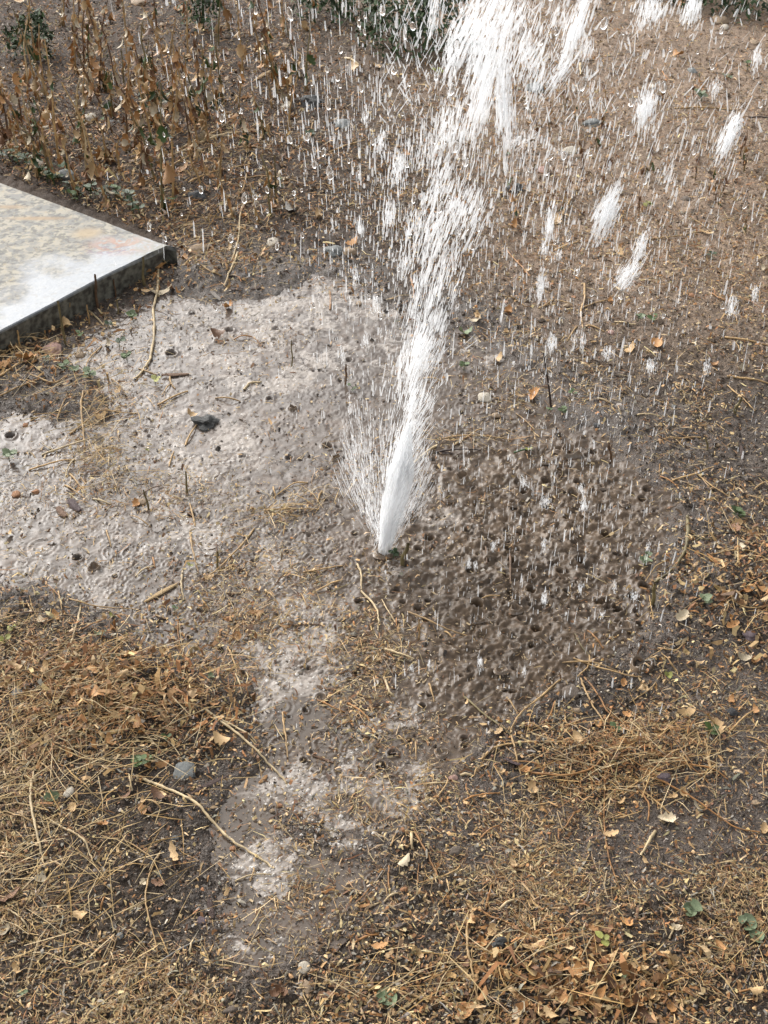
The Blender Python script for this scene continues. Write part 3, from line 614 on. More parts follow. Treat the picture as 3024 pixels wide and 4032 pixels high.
def chip_mesh(colour, v):
    key = f'chip_{colour}_{v}'
    if key in bpy.data.meshes: return bpy.data.meshes[key]
    q = random.Random(v * 5 + 3); V = []; n_ = 7
    for i in range(n_):
        t = i / (n_ - 1) - .5; w_ = .5 * (1 - .5 * abs(2 * t) ** 3) * q.uniform(.8, 1.1); z0 = .10 * math.sin(t * 3 + v)
        o_ = q.uniform(-.06, .06)
        for s, zz in ((-1, 0), (-.55, .55), (.5, .6), (1, .05), (.6, -.35), (-.6, -.4)): V.append((t + q.uniform(-.03, .03), (s * w_ + o_), zz * .5 * q.uniform(.7, 1.1) + z0))
    Fc = [(i * 6 + j, (i + 1) * 6 + j, (i + 1) * 6 + (j + 1) % 6, i * 6 + (j + 1) % 6) for i in range(n_ - 1) for j in range(6)]
    Fc += [(0, 1, 2, 3), (0, 3, 4, 5), ((n_ - 1) * 6 + 3, (n_ - 1) * 6 + 2, (n_ - 1) * 6 + 1, (n_ - 1) * 6), ((n_ - 1) * 6 + 5, (n_ - 1) * 6 + 4, (n_ - 1) * 6 + 3, (n_ - 1) * 6)]
    me_ = mesh(key, V, Fc, M_wood[colour], smooth=False); me_.name = key; return me_
REG = {1: (0, 0), 2: (1512, 0), 3: (0, 1000), 4: (1512, 1000), 5: (0, 2000), 6: (1512, 2000), 7: (0, 3000), 8: (1512, 3000)}
def cr(reg, x, y): return REG[reg][0] + x * S5, REG[reg][1] + y * S5
def mpp(py): return H / math.sin(PITCH + math.atan((py - CY) / F)) / F   # metres per photo pixel across, on the ground
CNAME = {'tan': 'tan', 'pale': 'pale straw-coloured', 'orange': 'orange-brown', 'brown': 'brown', 'dark': 'dark brown', 'green': 'green', 'grey': 'grey', 'olive': 'olive'}

def stalk(reg, pts, colour='tan', w=9, lift=.006):
    P = []; 
    for k, (a, b_) in enumerate(pts):
        px_, py_ = cr(reg, a, b_); x_, y_ = map(float, gw(px_, py_)); P.append((x_, y_, 0))
    P = catmull(P, 6); P[:, 2] = hz(P[:, 0], P[:, 1]); n_ = len(P)
    kern = np.ones(5) / 5; zz = np.convolve(np.pad(P[:, 2], 2, 'edge'), kern, 'valid'); r_ = w * S5 * mpp(py_) / 2
    P[:, 2] = np.maximum(zz, P[:, 2] - .002) + r_ * .6 + lift * np.sin(np.linspace(0, 3.14, n_)) * R.uniform(.3, 1.3)
    P[:, :2] += rng.normal(0, r_ * .25, (n_, 2))
    V, Fc = tube(P, r_ * 1.1, r_ * .7, 6, .035)
    mx, my = cr(reg, *pts[len(pts) // 2]); c0 = P[n_ // 2].copy(); c0[2] = P[:, 2].min()
    ln = np.linalg.norm(np.diff(P, axis=0), axis=1).sum(); sz = 'long' if ln > .2 else ('short' if ln < .09 else 'thin')
    o_ = link('straw_stalk', mesh('straw_stalk', V - c0, Fc, M_stalk[colour]), loc=c0)
    dx_, dy_ = pts[-1][0] - pts[0][0], pts[-1][1] - pts[0][1]; od = 'crossways' if abs(dx_) > 2.2 * abs(dy_) else ('lengthways' if abs(dy_) > 2.2 * abs(dx_) else ('aslant' if dx_ * dy_ > 0 else 'askew'))
    thing(o_, f'{sz} {CNAME[colour]} stalk lying {od}', 'stalk', mx, my, 'dry stalks')
def leaf(reg, x, y, size, colour='orange', kind='dry', rot=None, v=None, nm='dry_leaf'):
    px_, py_ = cr(reg, x, y) if reg else (x, y); x_, y_ = map(float, gw(px_, py_)); L_ = size * (S5 if reg else 1) * mpp(py_)
    v = R.randrange(8) if v is None else v
    o_ = link(nm, leaf_mesh(kind, colour, v), loc=(x_, y_, hz(x_, y_) + .003), rot=(R.uniform(-.3, .3), R.uniform(-.3, .3), R.uniform(0, 6.28) if rot is None else rot), scale=L_)
    cn = {'tan': 'tan', 'pale': 'pale cream', 'orange': 'orange-brown', 'brown': 'brown', 'dark': 'dark purplish', 'green': 'green', 'sage': 'grey-green', 'yellowgreen': 'yellow-green', 'deepgreen': 'deep green', 'grey': 'grey'}[colour]
    thing(o_, f'{"large " if L_ > .035 else ("small " if L_ < .018 else "")}{cn} {"curled leaf" if kind in ("dry", "long") else "leaf"} lying', 'leaf', px_, py_, 'fallen leaves')
def stone(reg, x, y, w, h, colour='grey', zf=.55, sink=.3, sub=3, am=.34):
    px_, py_ = cr(reg, x, y) if reg else (x, y); x_, y_ = map(float, gw(px_, py_)); k = (S5 if reg else 1) * mpp(py_)
    rx = w * k / 2; rz = rx * zf; el = PITCH + math.atan((py_ - CY) / F); ry = max(rx * .6, min(rx * 1.6, h * k / 2 / math.sin(el) * .85))
    z0 = hz(x_, y_); o_ = link('stone' if w > 45 else 'pebble', stone_mesh(colour, R.randrange(9), sub if w > 30 else 2, am), loc=(x_, y_, z0 + rz * (1 - 2 * sink) * .7), rot=(0, 0, R.uniform(-.3, .3)), scale=(rx, ry, rz))
    cn = {'mud': 'mud-coated', 'charcoal': 'dark jagged', 'dark': 'black'}.get(colour, colour)
    thing(o_, f'{"rounded" if rz > .008 else "small"} {cn} {"stone" if w > 45 else "pebble"} lying', 'stone' if w > 45 else 'pebble', px_, py_, 'pebbles')
def chip(reg, x0, y0, x1, y1, w, colour='brown'):
    a, b_ = cr(reg, x0, y0), cr(reg, x1, y1); xa, ya = map(float, gw(*a)); xb, yb = map(float, gw(*b_)); L_ = math.hypot(xb - xa, yb - ya); px_, py_ = (a[0] + b_[0]) / 2, (a[1] + b_[1]) / 2
    W_ = w * S5 * mpp(py_); x_, y_ = (xa + xb) / 2, (ya + yb) / 2
    o_ = link('wood_chip', chip_mesh(colour, R.randrange(6)), loc=(x_, y_, hz(x_, y_) + W_ * .22), rot=(R.uniform(-.2, .2), R.uniform(-.08, .08), math.atan2(yb - ya, xb - xa)), scale=(L_, W_, W_ * .5))
    cn = {'dark': 'dark brown', 'purple': 'dark purplish', 'orange': 'orange'}.get(colour, colour)
    thing(o_, f'{"long" if L_ > .06 else "short"} {cn} wood splinter lying', 'wood chip', px_, py_, 'wood chips')

exec_stalks = {
 7: [([(590,75),(660,105),(790,170),(850,205),(920,270),(1000,345),(1090,400),(1185,462)],'pale',14),([(140,100),(140,190),(160,300),(180,400),(197,468)],'pale',13),([(205,252),(290,310),(365,358),(390,410),(408,455)],'pale',10),
     ([(695,405),(650,490),(632,600),(648,700),(672,780),(685,850)],'tan',8),([(885,768),(800,810),(700,865),(620,920),(550,985),(505,1050),(480,1110)],'grey',9),([(520,730),(470,880),(440,1000),(415,1110)],'tan',6),
     ([(0,645),(60,665),(110,710),(135,745)],'pale',9),([(0,415),(105,435)],'pale',9),([(0,225),(110,265),(200,310)],'tan',8),([(305,765),(380,810),(440,850)],'tan',7),([(145,830),(245,850)],'pale',7),([(220,440),(300,485)],'pale',8),
     ([(20,30),(28,80),(45,110)],'pale',9),([(280,860),(290,890)],'pale',8),([(440,650),(455,600)],'orange',9),([(820,835),(835,775)],'pale',9),([(680,1075),(770,1055)],'tan',6),([(1530,785),(1640,750)],'orange',10),([(1580,640),(1655,600)],'pale',8),
     ([(660,430),(590,380),(540,350)],'tan',6),([(0,310),(90,335)],'tan',6),([(560,70),(575,140)],'pale',8),([(865,500),(880,450)],'tan',6),([(700,225),(640,180)],'tan',8),([(30,500),(80,510)],'pale',7),([(150,0),(215,50),(245,110)],'tan',8),([(130,10),(40,60)],'tan',6),
     ([(0,725),(20,690),(45,660)],'tan',10),([(60,960),(85,890),(80,850)],'tan',6),([(1060,1020),(1100,1035)],'tan',6),([(1410,920),(1415,980)],'tan',7)],
 5: [([(350,430),(335,530),(310,620),(285,730)],'pale',10),([(65,730),(60,900),(65,1000),(100,1090),(190,1140)],'pale',8),([(300,405),(345,425),(450,438),(600,440)],'tan',7),([(820,100),(835,200),(855,275)],'tan',9),([(790,275),(785,340),(795,400)],'pale',10),
     ([(985,600),(1010,670),(1030,740)],'tan',8),([(640,740),(550,790),(460,835),(415,855)],'pale',10),([(895,905),(1000,975),(1100,1060),(1180,1130),(1240,1190)],'pale',13),([(960,940),(1050,985),(1110,1030)],'pale',10),([(1370,830),(1420,860),(1490,885)],'orange',9),
     ([(1500,845),(1560,890),(1630,960)],'orange',10),([(1545,245),(1560,300),(1560,355)],'pale',10),([(1560,360),(1620,430),(1635,480),(1632,530)],'pale',10),([(1310,280),(1400,270),(1480,250)],'tan',8),([(1360,365),(1480,312)],'tan',8),([(1220,885),(1235,1000),(1245,1100)],'tan',8),
     ([(510,560),(512,660)],'tan',6),([(460,100),(480,170)],'tan',8),([(255,370),(270,450)],'tan',8),([(700,890),(800,893),(900,902)],'tan',7),([(730,690),(760,800),(840,900),(890,930)],'tan',6),([(1100,90),(1050,160),(1000,215),(930,280),(850,320)],'tan',9),
     ([(660,215),(670,260)],'orange',9),([(1145,360),(1200,410)],'tan',9),([(1300,370),(1330,440)],'tan',6),([(0,960),(50,950)],'tan',7),([(0,1060),(85,1062)],'pale',7),([(130,980),(200,1040)],'tan',7),([(340,830),(350,870)],'pale',10),([(350,880),(520,905),(640,885)],'tan',6),
     ([(300,720),(220,700),(150,640)],'tan',6),([(470,750),(520,650),(590,560)],'tan',6),([(420,1000),(540,960)],'tan',6),([(1020,740),(1050,830)],'pale',9),([(200,330),(270,410)],'orange',6),([(1420,940),(1480,880)],'tan',6),([(1230,910),(1225,980)],'tan',7),
     ([(0,475),(180,478),(340,480)],'brown',6),([(770,470),(770,540),(780,620)],'orange',6),([(935,160),(940,240)],'brown',7)],
 6: [([(1310,50),(1305,150),(1290,220),(1240,285),(1170,330)],'olive',16),([(345,815),(430,900),(510,965),(550,1000)],'olive',9),([(765,740),(660,840),(590,910),(555,960),(545,985)],'tan',10),([(850,740),(880,830),(930,920),(970,990)],'tan',9),
     ([(865,735),(930,830),(970,900),(1080,960)],'orange',9),([(420,1095),(480,1050),(560,1035),(700,1038),(830,1045)],'tan',10),([(550,1000),(570,1100),(590,1160)],'tan',9),([(100,450),(180,490),(260,530),(360,555)],'tan',9),([(260,535),(300,575)],'tan',8),
     ([(740,840),(715,910),(690,955)],'orange',8),([(780,880),(785,1000)],'tan',8),([(530,820),(560,870),(585,910)],'tan',8),([(560,1110),(640,1165),(760,1180),(880,1160),(960,1100),(1010,1070)],'orange',10),([(1140,1085),(1200,1090),(1260,1080),(1350,1035)],'tan',9),
     ([(1350,980),(1270,1060)],'tan',7),([(820,650),(900,690),(1040,740),(1110,745)],'tan',8),([(760,670),(900,680),(1010,715)],'tan',8),([(0,610),(60,635),(130,655)],'pale',12),([(890,640),(880,690),(835,730)],'tan',8),([(1380,1030),(1395,1100),(1410,1170)],'tan',10),
     ([(1659,260),(1560,225),(1400,235)],'tan',8),([(440,170),(445,240)],'brown',9),([(545,200),(545,330)],'brown',9),([(410,400),(450,385),(500,380)],'tan',8),([(700,990),(640,960),(580,960)],'tan',8),([(825,545),(850,600),(885,640)],'olive',8),([(135,1010),(140,1090)],'tan',8),
     ([(195,760),(215,840)],'tan',9),([(95,1020),(60,985)],'tan',7),([(1000,960),(1060,1000),(1100,1060)],'orange',8),([(1130,1040),(1060,1010),(980,1040)],'tan',7),([(1330,120),(1380,160),(1450,150)],'olive',6),([(1340,160),(1420,130)],'olive',6),([(1200,720),(1150,800),(1060,850)],'tan',7),
     ([(1480,1000),(1550,930),(1600,890)],'tan',8),([(1250,1130),(1400,1150),(1480,1190)],'orange',8),([(1560,380),(1480,430),(1400,470)],'orange',8),([(1659,450),(1560,470),(1500,440)],'tan',7),([(1350,300),(1370,340)],'tan',7),([(1659,1040),(1560,1010)],'tan',6),([(880,1060),(900,1180)],'orange',7),
     ([(0,730),(20,800),(45,820)],'pale',12),([(1180,620),(1250,640),(1300,600)],'tan',7),([(990,860),(960,940)],'orange',6)],
 8: [([(365,640),(355,800),(370,900),(395,1010),(425,1130)],'tan',12),([(0,990),(100,1020),(230,1050),(360,1080),(480,1120)],'tan',12),([(290,640),(400,655),(470,690),(570,735),(610,780)],'orange',9),([(955,0),(950,200),(955,330),(975,430),(1010,530),(1020,600)],'orange',9),
     ([(1060,110),(1160,170),(1220,220),(1265,280)],'tan',9),([(1100,60),(1200,110),(1330,175),(1450,255),(1520,300),(1640,315)],'orange',9),([(125,290),(160,360),(210,450),(245,535)],'orange',10),([(120,310),(122,380)],'pale',14),([(340,180),(400,155),(500,140)],'orange',9),
     ([(170,100),(290,98)],'pale',8),([(330,60),(380,65)],'pale',14),([(1170,305),(1140,360),(1110,410)],'pale',15),([(1195,440),(1260,475),(1350,505),(1380,515)],'tan',7),([(440,640),(470,530)],'orange',9),([(495,655),(580,600)],'pale',11),([(1390,0),(1410,70)],'tan',15),
     ([(1520,1000),(1650,990)],'orange',8),([(890,80),(905,160)],'orange',9),([(1100,130),(1140,200),(1140,260)],'orange',9),([(1130,1010),(1300,1000)],'orange',8),([(680,800),(700,900),(710,1000)],'orange',8),([(800,890),(870,860),(895,870)],'orange',10),
     ([(370,800),(480,845),(580,860),(660,815)],'tan',8),([(1610,830),(1580,920),(1550,985)],'grey',7),([(1400,550),(1435,635)],'grey',8),([(200,190),(270,110),(265,60)],'tan',7),([(400,30),(390,70)],'tan',7),([(240,500),(310,475),(330,440)],'tan',7),([(0,600),(60,575)],'pale',10),
     ([(555,640),(600,740),(650,810)],'orange',7),([(310,700),(330,760),(370,800)],'orange',7),([(1000,770),(985,840)],'orange',6),([(870,700),(855,750)],'pale',7),([(1000,240),(1050,245),(1110,220)],'tan',7),([(980,240),(1060,235)],'tan',6),([(1440,620),(1480,630)],'pale',6),
     ([(1470,170),(1475,240)],'tan',6),([(1560,100),(1580,160)],'grey',7),([(1490,500),(1495,580)],'pale',7),([(1230,780),(1255,720)],'pale',9),([(1420,680),(1500,700)],'tan',6),([(1360,790),(1440,830),(1500,860)],'olive',6),([(620,880),(640,960)],'orange',7),([(880,1000),(885,900)],'orange',10),
     ([(560,850),(520,900),(470,960)],'orange',7),([(790,950),(830,900),(840,870)],'tan',7),([(20,450),(22,560),(35,590)],'orange',7),([(210,880),(330,960)],'tan',6),([(690,60),(640,30),(520,10)],'orange',8),([(1180,0),(1300,45),(1400,100)],'orange',8),([(780,290),(830,215)],'orange',8),([(30,370),(60,290)],'tan',8),
     ([(1010,0),(1120,60),(1280,150)],'orange',7),([(230,1050),(290,1110)],'grey',8),([(700,370),(650,400)],'tan',8),([(450,450),(480,500)],'grey',7),([(580,360),(610,400)],'grey',9)],
 3: [([(690,60),(684,160),(665,240),(668,330),(655,440),(630,490),(590,540)],'pale',14),([(125,935),(250,905),(325,890)],'tan',8),([(365,620),(355,700),(365,800),(365,860)],'tan',9),([(0,635),(120,605),(200,575)],'tan',8),([(300,780),(440,700),(590,690)],'tan',8),
     ([(180,870),(360,820),(420,795)],'pale',7),([(385,250),(450,310)],'pale',9),([(1055,590),(1080,565),(1130,555)],'pale',12),([(930,625),(1040,640)],'tan',7),([(680,655),(810,595)],'tan',8),([(75,430),(160,300),(180,260)],'tan',8),([(0,560),(100,520),(210,480),(250,500)],'tan',8),
     ([(0,470),(80,440),(200,430)],'tan',7),([(60,360),(100,350),(190,270),(340,200)],'pale',7),([(140,560),(230,600),(300,560)],'tan',8),([(320,890),(285,960)],'pale',9),([(300,950),(360,1020)],'tan',8),([(280,1000),(365,1055)],'tan',7),([(400,1060),(480,1085)],'pale',9),
     ([(730,920),(750,855)],'tan',8),([(800,830),(850,740)],'tan',8),([(1180,1010),(1190,1050)],'tan',9),([(1390,1025),(1370,1075)],'tan',9),([(1140,1110),(1250,1110),(1380,1105)],'tan',9),([(1330,990),(1270,995),(1200,1040)],'tan',7),([(440,400),(380,470),(370,540)],'tan',7),([(480,540),(540,600)],'tan',6),
     ([(1030,20),(1010,90),(970,160)],'pale',9),([(960,130),(900,110),(820,60)],'tan',7),([(800,90),(840,40)],'tan',7),([(740,560),(700,610)],'tan',7),([(250,720),(300,640)],'tan',6),([(650,1180),(560,1130)],'tan',6),([(1090,360),(1010,370)],'orange',6),([(80,860),(0,880)],'tan',5),([(845,1180),(820,1080)],'tan',8),([(600,1050),(700,1000)],'brown',6)],
 4: [([(865,140),(865,200),(850,260),(858,330)],'tan',10),([(730,205),(700,235),(665,255)],'tan',8),([(740,205),(780,215),(820,230)],'tan',6),([(850,240),(980,200)],'tan',7),([(870,320),(950,345)],'tan',8),([(835,320),(790,390)],'tan',7),([(1470,365),(1560,385),(1659,400)],'tan',10),
     ([(1480,545),(1560,560),(1659,572)],'tan',11),([(1480,580),(1540,640),(1600,690)],'tan',7),([(230,828),(180,870),(130,905)],'pale',10),([(920,630),(985,650)],'pale',8),([(1240,990),(1330,970),(1420,930)],'tan',8),([(1190,970),(1270,1020)],'orange',7),([(250,800),(360,790),(540,800)],'tan',8),
     ([(300,830),(400,770),(430,760)],'tan',7),([(170,540),(250,555)],'tan',9),([(510,195),(570,210),(610,240)],'tan',6),([(1340,950),(1420,1020),(1500,1060)],'tan',6),([(1640,1000),(1590,1040)],'tan',8),([(1659,1100),(1560,1050)],'tan',7),([(130,480),(250,470)],'tan',6),([(220,860),(420,850)],'dark',8),
     ([(1320,490),(1350,465)],'tan',6),([(650,760),(570,690)],'tan',5),([(1090,710),(1190,712)],'pale',7),([(1330,400),(1355,430)],'pale',8),([(1000,150),(1030,190),(1020,220)],'pale',7),([(1230,480),(1330,500)],'tan',5),([(560,860),(640,850)],'green',8)],
 1: [([(730,730),(860,670),(1010,620),(1140,600)],'pale',8),([(700,800),(830,720),(960,660)],'tan',7),([(500,880),(590,850),(700,800)],'tan',6),([(860,660),(960,600),(1030,540)],'tan',7),([(820,830),(930,790),(1080,750)],'tan',7),([(1130,620),(1180,560)],'tan',7),([(760,700),(900,640),(1060,640)],'pale',7),
     ([(1085,900),(1045,940),(1030,1060),(1000,1170)],'pale',10),([(1080,740),(1060,830),(1030,890)],'tan',8),([(960,700),(1070,680),(1180,690)],'tan',6),([(170,290),(260,245)],'grey',9),([(1000,810),(1180,800),(1320,830)],'tan',6),([(1420,690),(1560,640),(1659,610)],'tan',6),([(1490,260),(1550,290)],'pale',12)],
 2: [([(760,950),(790,900),(815,850)],'tan',9),([(845,290),(850,330)],'pale',10),([(1250,480),(1370,478),(1510,485)],'tan',8),([(1570,520),(1659,525)],'dark',7),([(330,345),(420,345)],'tan',6),([(270,470),(400,510)],'tan',7),([(640,880),(760,880),(860,920)],'tan',6),([(1330,960),(1410,1010)],'tan',6),([(1120,1060),(1260,1040),(1380,1010)],'tan',5)],
}
for reg, lst in exec_stalks.items():
    for pts, c_, w_ in lst: stalk(reg, pts, c_, w_ * .9)
# more loose stalks scattered where straw lies thick
for k in range(34):
    for _ in range(50):
        px_, py_ = R.uniform(50, 2980), R.uniform(900, 4000)
        if R.random() < .6 * float(straw_map(np.array([px_]), np.array([py_]))[0]) and not on_slab(np.array([px_]), np.array([py_]))[0]: break
    a = R.uniform(0, 6.28); l_ = R.uniform(60, 190); b1 = R.uniform(-.5, .5)
    pts = [(px_ + l_ * t * math.cos(a + b1 * t), py_ + l_ * .7 * t * math.sin(a + b1 * t)) for t in (-.5, -.15, .15, .5)]
    REG[0] = (0, 0); stalk(0, [(p / S5, q / S5) for p, q in pts], R.choice(['tan', 'tan', 'pale', 'orange', 'orange']), R.uniform(4.5, 8))

# leaves read off the photograph
for a in [(5,180,510,50,'pale'),(5,445,580,55,'sage'),(5,515,680,55,'sage'),(5,710,660,45,'tan'),(5,915,770,40,'sage'),(5,490,480,35,'yellowgreen'),(5,520,940,70,'tan'),(5,605,830,45,'orange'),(5,430,880,55,'orange'),(5,560,880,60,'orange'),(5,650,810,40,'orange'),
          (5,600,690,60,'brown'),(5,710,945,45,'tan'),(5,950,932,40,'tan'),(5,600,975,50,'orange'),(5,340,990,50,'orange'),(5,480,1040,60,'orange'),(5,205,740,60,'tan'),(5,250,490,50,'orange'),(5,640,860,45,'orange'),(5,1030,565,45,'orange'),(5,850,600,30,'tan'),
          (5,900,310,40,'tan'),(5,870,430,50,'orange'),(5,990,490,40,'orange'),(5,1080,540,50,'brown'),(5,40,120,40,'tan'),(5,100,700,35,'pale'),(5,290,660,30,'grey'),
          (6,1545,675,62,'pale'),(6,1300,915,60,'tan'),(6,1500,540,50,'orange'),(6,1280,505,60,'pale'),(6,1600,680,40,'orange'),(6,1030,770,35,'orange'),(6,1120,790,40,'tan'),(6,1330,280,40,'tan'),(6,1550,215,35,'pale'),(6,1100,810,35,'tan'),(6,1200,990,40,'tan'),
          (6,1060,1080,50,'orange'),(6,920,960,40,'tan'),(6,1130,1030,40,'tan'),(6,495,980,45,'tan'),(6,355,850,30,'tan'),(6,830,1030,45,'tan'),(6,500,1150,40,'tan'),(6,1450,710,30,'orange'),(6,1350,700,40,'tan'),(6,1600,900,45,'orange'),(6,1640,390,50,'orange'),(6,1570,400,50,'orange'),
          (8,650,960,55,'orange'),(8,955,875,80,'tan'),(8,1095,910,60,'tan'),(8,1215,260,60,'pale'),(8,1350,210,50,'pale'),(8,1020,185,45,'tan'),(8,980,320,50,'tan'),(8,1640,300,40,'tan'),(8,700,1000,60,'tan'),(8,560,940,45,'orange'),(8,600,1045,80,'orange'),(8,430,880,55,'orange'),
          (8,740,930,60,'orange'),(8,830,950,70,'orange'),(8,640,830,90,'tan'),(8,1240,170,40,'tan'),(8,1290,160,50,'tan'),(8,680,1105,60,'tan'),(8,580,1100,60,'pale'),(8,520,950,50,'orange'),(8,340,950,60,'tan'),(8,150,840,50,'tan'),(8,20,850,50,'tan'),(8,850,1060,70,'orange'),
          (8,760,1050,60,'orange'),(8,430,1040,50,'orange'),(8,350,1110,70,'orange'),(8,320,870,50,'dark'),(8,640,130,60,'tan'),(8,1260,740,45,'pale'),(8,1620,690,45,'tan'),(8,1130,440,40,'tan'),(8,560,460,50,'tan'),(8,90,440,50,'pale'),(8,1250,880,40,'tan'),(8,1480,970,40,'tan'),
          (7,365,680,50,'tan'),(7,690,170,60,'brown'),(7,440,290,45,'orange'),(7,180,530,40,'pale'),(7,620,540,40,'pale'),(7,690,530,50,'brown'),(7,620,220,50,'orange'),(7,320,215,45,'tan'),(7,640,30,60,'orange'),(7,170,40,50,'orange'),(7,550,160,50,'brown'),(7,980,570,35,'tan'),
          (7,75,910,50,'tan'),(7,1190,1020,50,'brown'),(7,1640,810,50,'orange'),(7,1220,1010,60,'brown'),(7,1410,1020,50,'brown'),(7,25,740,60,'pale'),(7,230,180,50,'sage'),(7,1650,1040,50,'sage'),
          (3,830,700,50,'tan'),(3,590,1090,50,'orange'),(3,470,400,50,'pale'),(3,945,360,50,'brown'),(3,740,165,50,'brown'),(3,650,180,50,'tan'),(3,510,600,40,'tan'),(3,60,430,70,'orange'),(3,120,500,70,'orange'),(3,200,290,60,'orange'),(3,30,520,60,'orange'),
          (4,395,310,55,'pale'),(4,490,465,60,'tan'),(4,1540,520,45,'pale'),(4,345,350,70,'sage'),(4,650,620,60,'orange'),(4,1425,490,35,'orange'),(4,590,620,50,'tan'),(4,1060,430,60,'tan'),(4,1640,80,40,'pale'),
          (1,1260,940,100,'grey'),(1,1380,960,60,'tan'),(1,500,510,80,'pale'),(1,1240,500,50,'pale'),(1,150,750,60,'pale'),(1,130,640,70,'pale'),(1,1120,600,60,'pale'),(1,1540,320,50,'tan'),(1,1240,390,80,'tan')]:
    kind = 'long' if a[3] >= 80 else 'dry'
    leaf(a[0], a[1], a[2], a[3] * 1.1, a[4], kind)
for a in [(8,375,695,95,'tan',1.5),(8,900,1045,130,'orange',.5),(8,1040,1050,120,'orange',-1.0),(8,1110,1085,130,'brown',-1.0),(8,1000,990,100,'brown',-.8),(7,755,425,95,'tan',-1.2),(7,40,610,100,'brown',.6),(3,700,175,95,'pale',.3)]:
    leaf(a[0], a[1], a[2], a[3], a[4], 'long', rot=a[5])
# more dry leaves in the deep litter
for k in range(150):
    for _ in range(80):
        px_, py_ = R.uniform(-200, 3200), R.uniform(0, 4300)
        o_m = float(orange_map(np.array([px_]), np.array([py_]))[0])
        if R.random() < .7 * o_m * (1.5 if py_ > 1500 else .6) and not on_slab(np.array([px_]), np.array([py_]))[0]: break
    leaf(None, px_, py_, R.uniform(30, 60), R.choice(['orange', 'orange', 'orange', 'tan', 'brown', 'pale' if py_ < 900 else 'tan']))
# stones
for a in [(5,800,1150,92,105,'grey'),(5,80,830,60,60,'grey'),(3,230,425,80,65,'pink'),(3,890,735,98,60,'charcoal'),(3,70,1040,36,34,'orange'),(3,110,740,24,20,'orange'),(3,155,1030,34,20,'orange'),(3,345,440,40,30,'tan'),(3,610,1075,40,30,'tan'),(3,1550,215,24,20,'tan'),(3,40,120,30,20,'pale'),
          (6,805,800,70,70,'mud'),(6,855,880,26,30,'dark'),(6,1500,905,44,40,'dark'),(6,1575,580,60,50,'purple'),(6,825,935,24,24,'tan'),(6,830,885,40,24,'tan'),(6,875,185,24,20,'tan'),(6,385,430,24,24,'mud'),
          (8,85,560,34,20,'orange'),(8,1600,192,28,28,'tan'),(8,300,72,38,28,'pink'),(8,310,390,60,40,'mud'),(8,500,815,60,40,'charcoal'),(8,405,365,24,20,'pale'),(8,1205,90,60,50,'purple'),(8,600,800,24,22,'tan'),(8,60,970,22,30,'pale'),(8,1380,510,20,14,'red'),
          (7,305,155,42,48,'pale'),(7,1315,900,48,60,'pale'),(7,1325,990,42,76,'tan'),(7,1485,980,40,32,'tan'),(7,870,695,48,46,'purple'),(7,750,968,22,34,'dark'),(7,110,580,30,36,'grey'),(7,740,910,30,24,'red'),(7,1005,375,26,24,'orange'),(7,1000,1085,60,40,'mud'),(7,690,490,20,34,'grey'),(7,475,550,22,18,'pale'),
          (7,660,450,24,22,'dark'),(7,565,715,24,18,'dark'),(7,520,765,30,30,'grey'),(7,490,710,26,26,'mud'),(7,800,820,26,20,'dark'),(7,330,940,30,18,'dark'),(7,805,523,14,14,'tan'),(7,220,800,22,18,'grey'),(7,740,168,24,22,'tan'),(7,1175,212,20,20,'tan'),(7,1210,190,24,18,'orange'),(7,1190,282,18,18,'orange'),(7,755,340,34,20,'grey'),(7,525,465,26,24,'purple'),(7,1290,675,22,30,'tan'),(7,1100,775,18,18,'pale'),(7,570,1090,14,14,'grey'),
          (4,435,625,60,44,'pale'),(4,485,700,36,22,'tan'),(4,980,355,30,24,'pink'),(4,820,185,20,14,'orange'),(4,920,750,30,24,'dark'),(4,1440,840,24,14,'tan'),(4,1330,190,30,16,'orange'),(4,790,230,22,14,'tan'),(4,525,230,18,12,'orange'),(4,1250,668,24,20,'grey'),
          (1,390,550,56,48,'pale'),(1,1180,1068,50,62,'pale'),(1,1350,470,80,36,'charcoal'),(1,1445,1102,80,40,'grey'),(1,1510,1105,60,30,'tan'),(1,855,1110,72,44,'tan'),(1,855,885,80,30,'dark'),(1,600,20,60,40,'tan'),(1,1235,500,40,40,'pale'),(1,500,270,24,20,'pale'),(1,1480,560,60,50,'grey'),(1,290,800,80,30,'grey'),(1,170,745,50,40,'pale'),
          (2,800,660,56,60,'pale'),(2,1450,103,54,26,'tan'),(2,1600,192,36,24,'tan'),(2,690,300,20,16,'orange'),(2,1480,850,34,16,'tan'),(2,690,750,50,30,'pink'),(2,1160,385,26,40,'pale'),(2,1330,310,36,24,'grey'),(2,1300,870,40,20,'mud'),(2,560,830,70,24,'charcoal'),(2,900,550,80,30,'grey'),(2,650,400,70,34,'grey'),(2,1470,130,36,22,'pale'),(2,1080,40,50,20,'tan'),(2,1690,190,40,24,'tan')]:
    am = {'grey': .28, 'charcoal': .75}.get(a[5], .32)
    stone(*a[:5], colour=a[5], am=am)
for k in range(34):
    px_, py_ = (R.uniform(0, 1500), R.uniform(0, 700)) if k < 60 else (R.uniform(1500, 3100), R.uniform(0, 1500))
    if on_slab(np.array([px_]), np.array([py_]))[0]: continue
    stone(None, px_, py_, R.uniform(14, 28), R.uniform(10, 18), R.choice(['pale', 'tan', 'grey', 'tan', 'mud', 'mud']), am=.4)
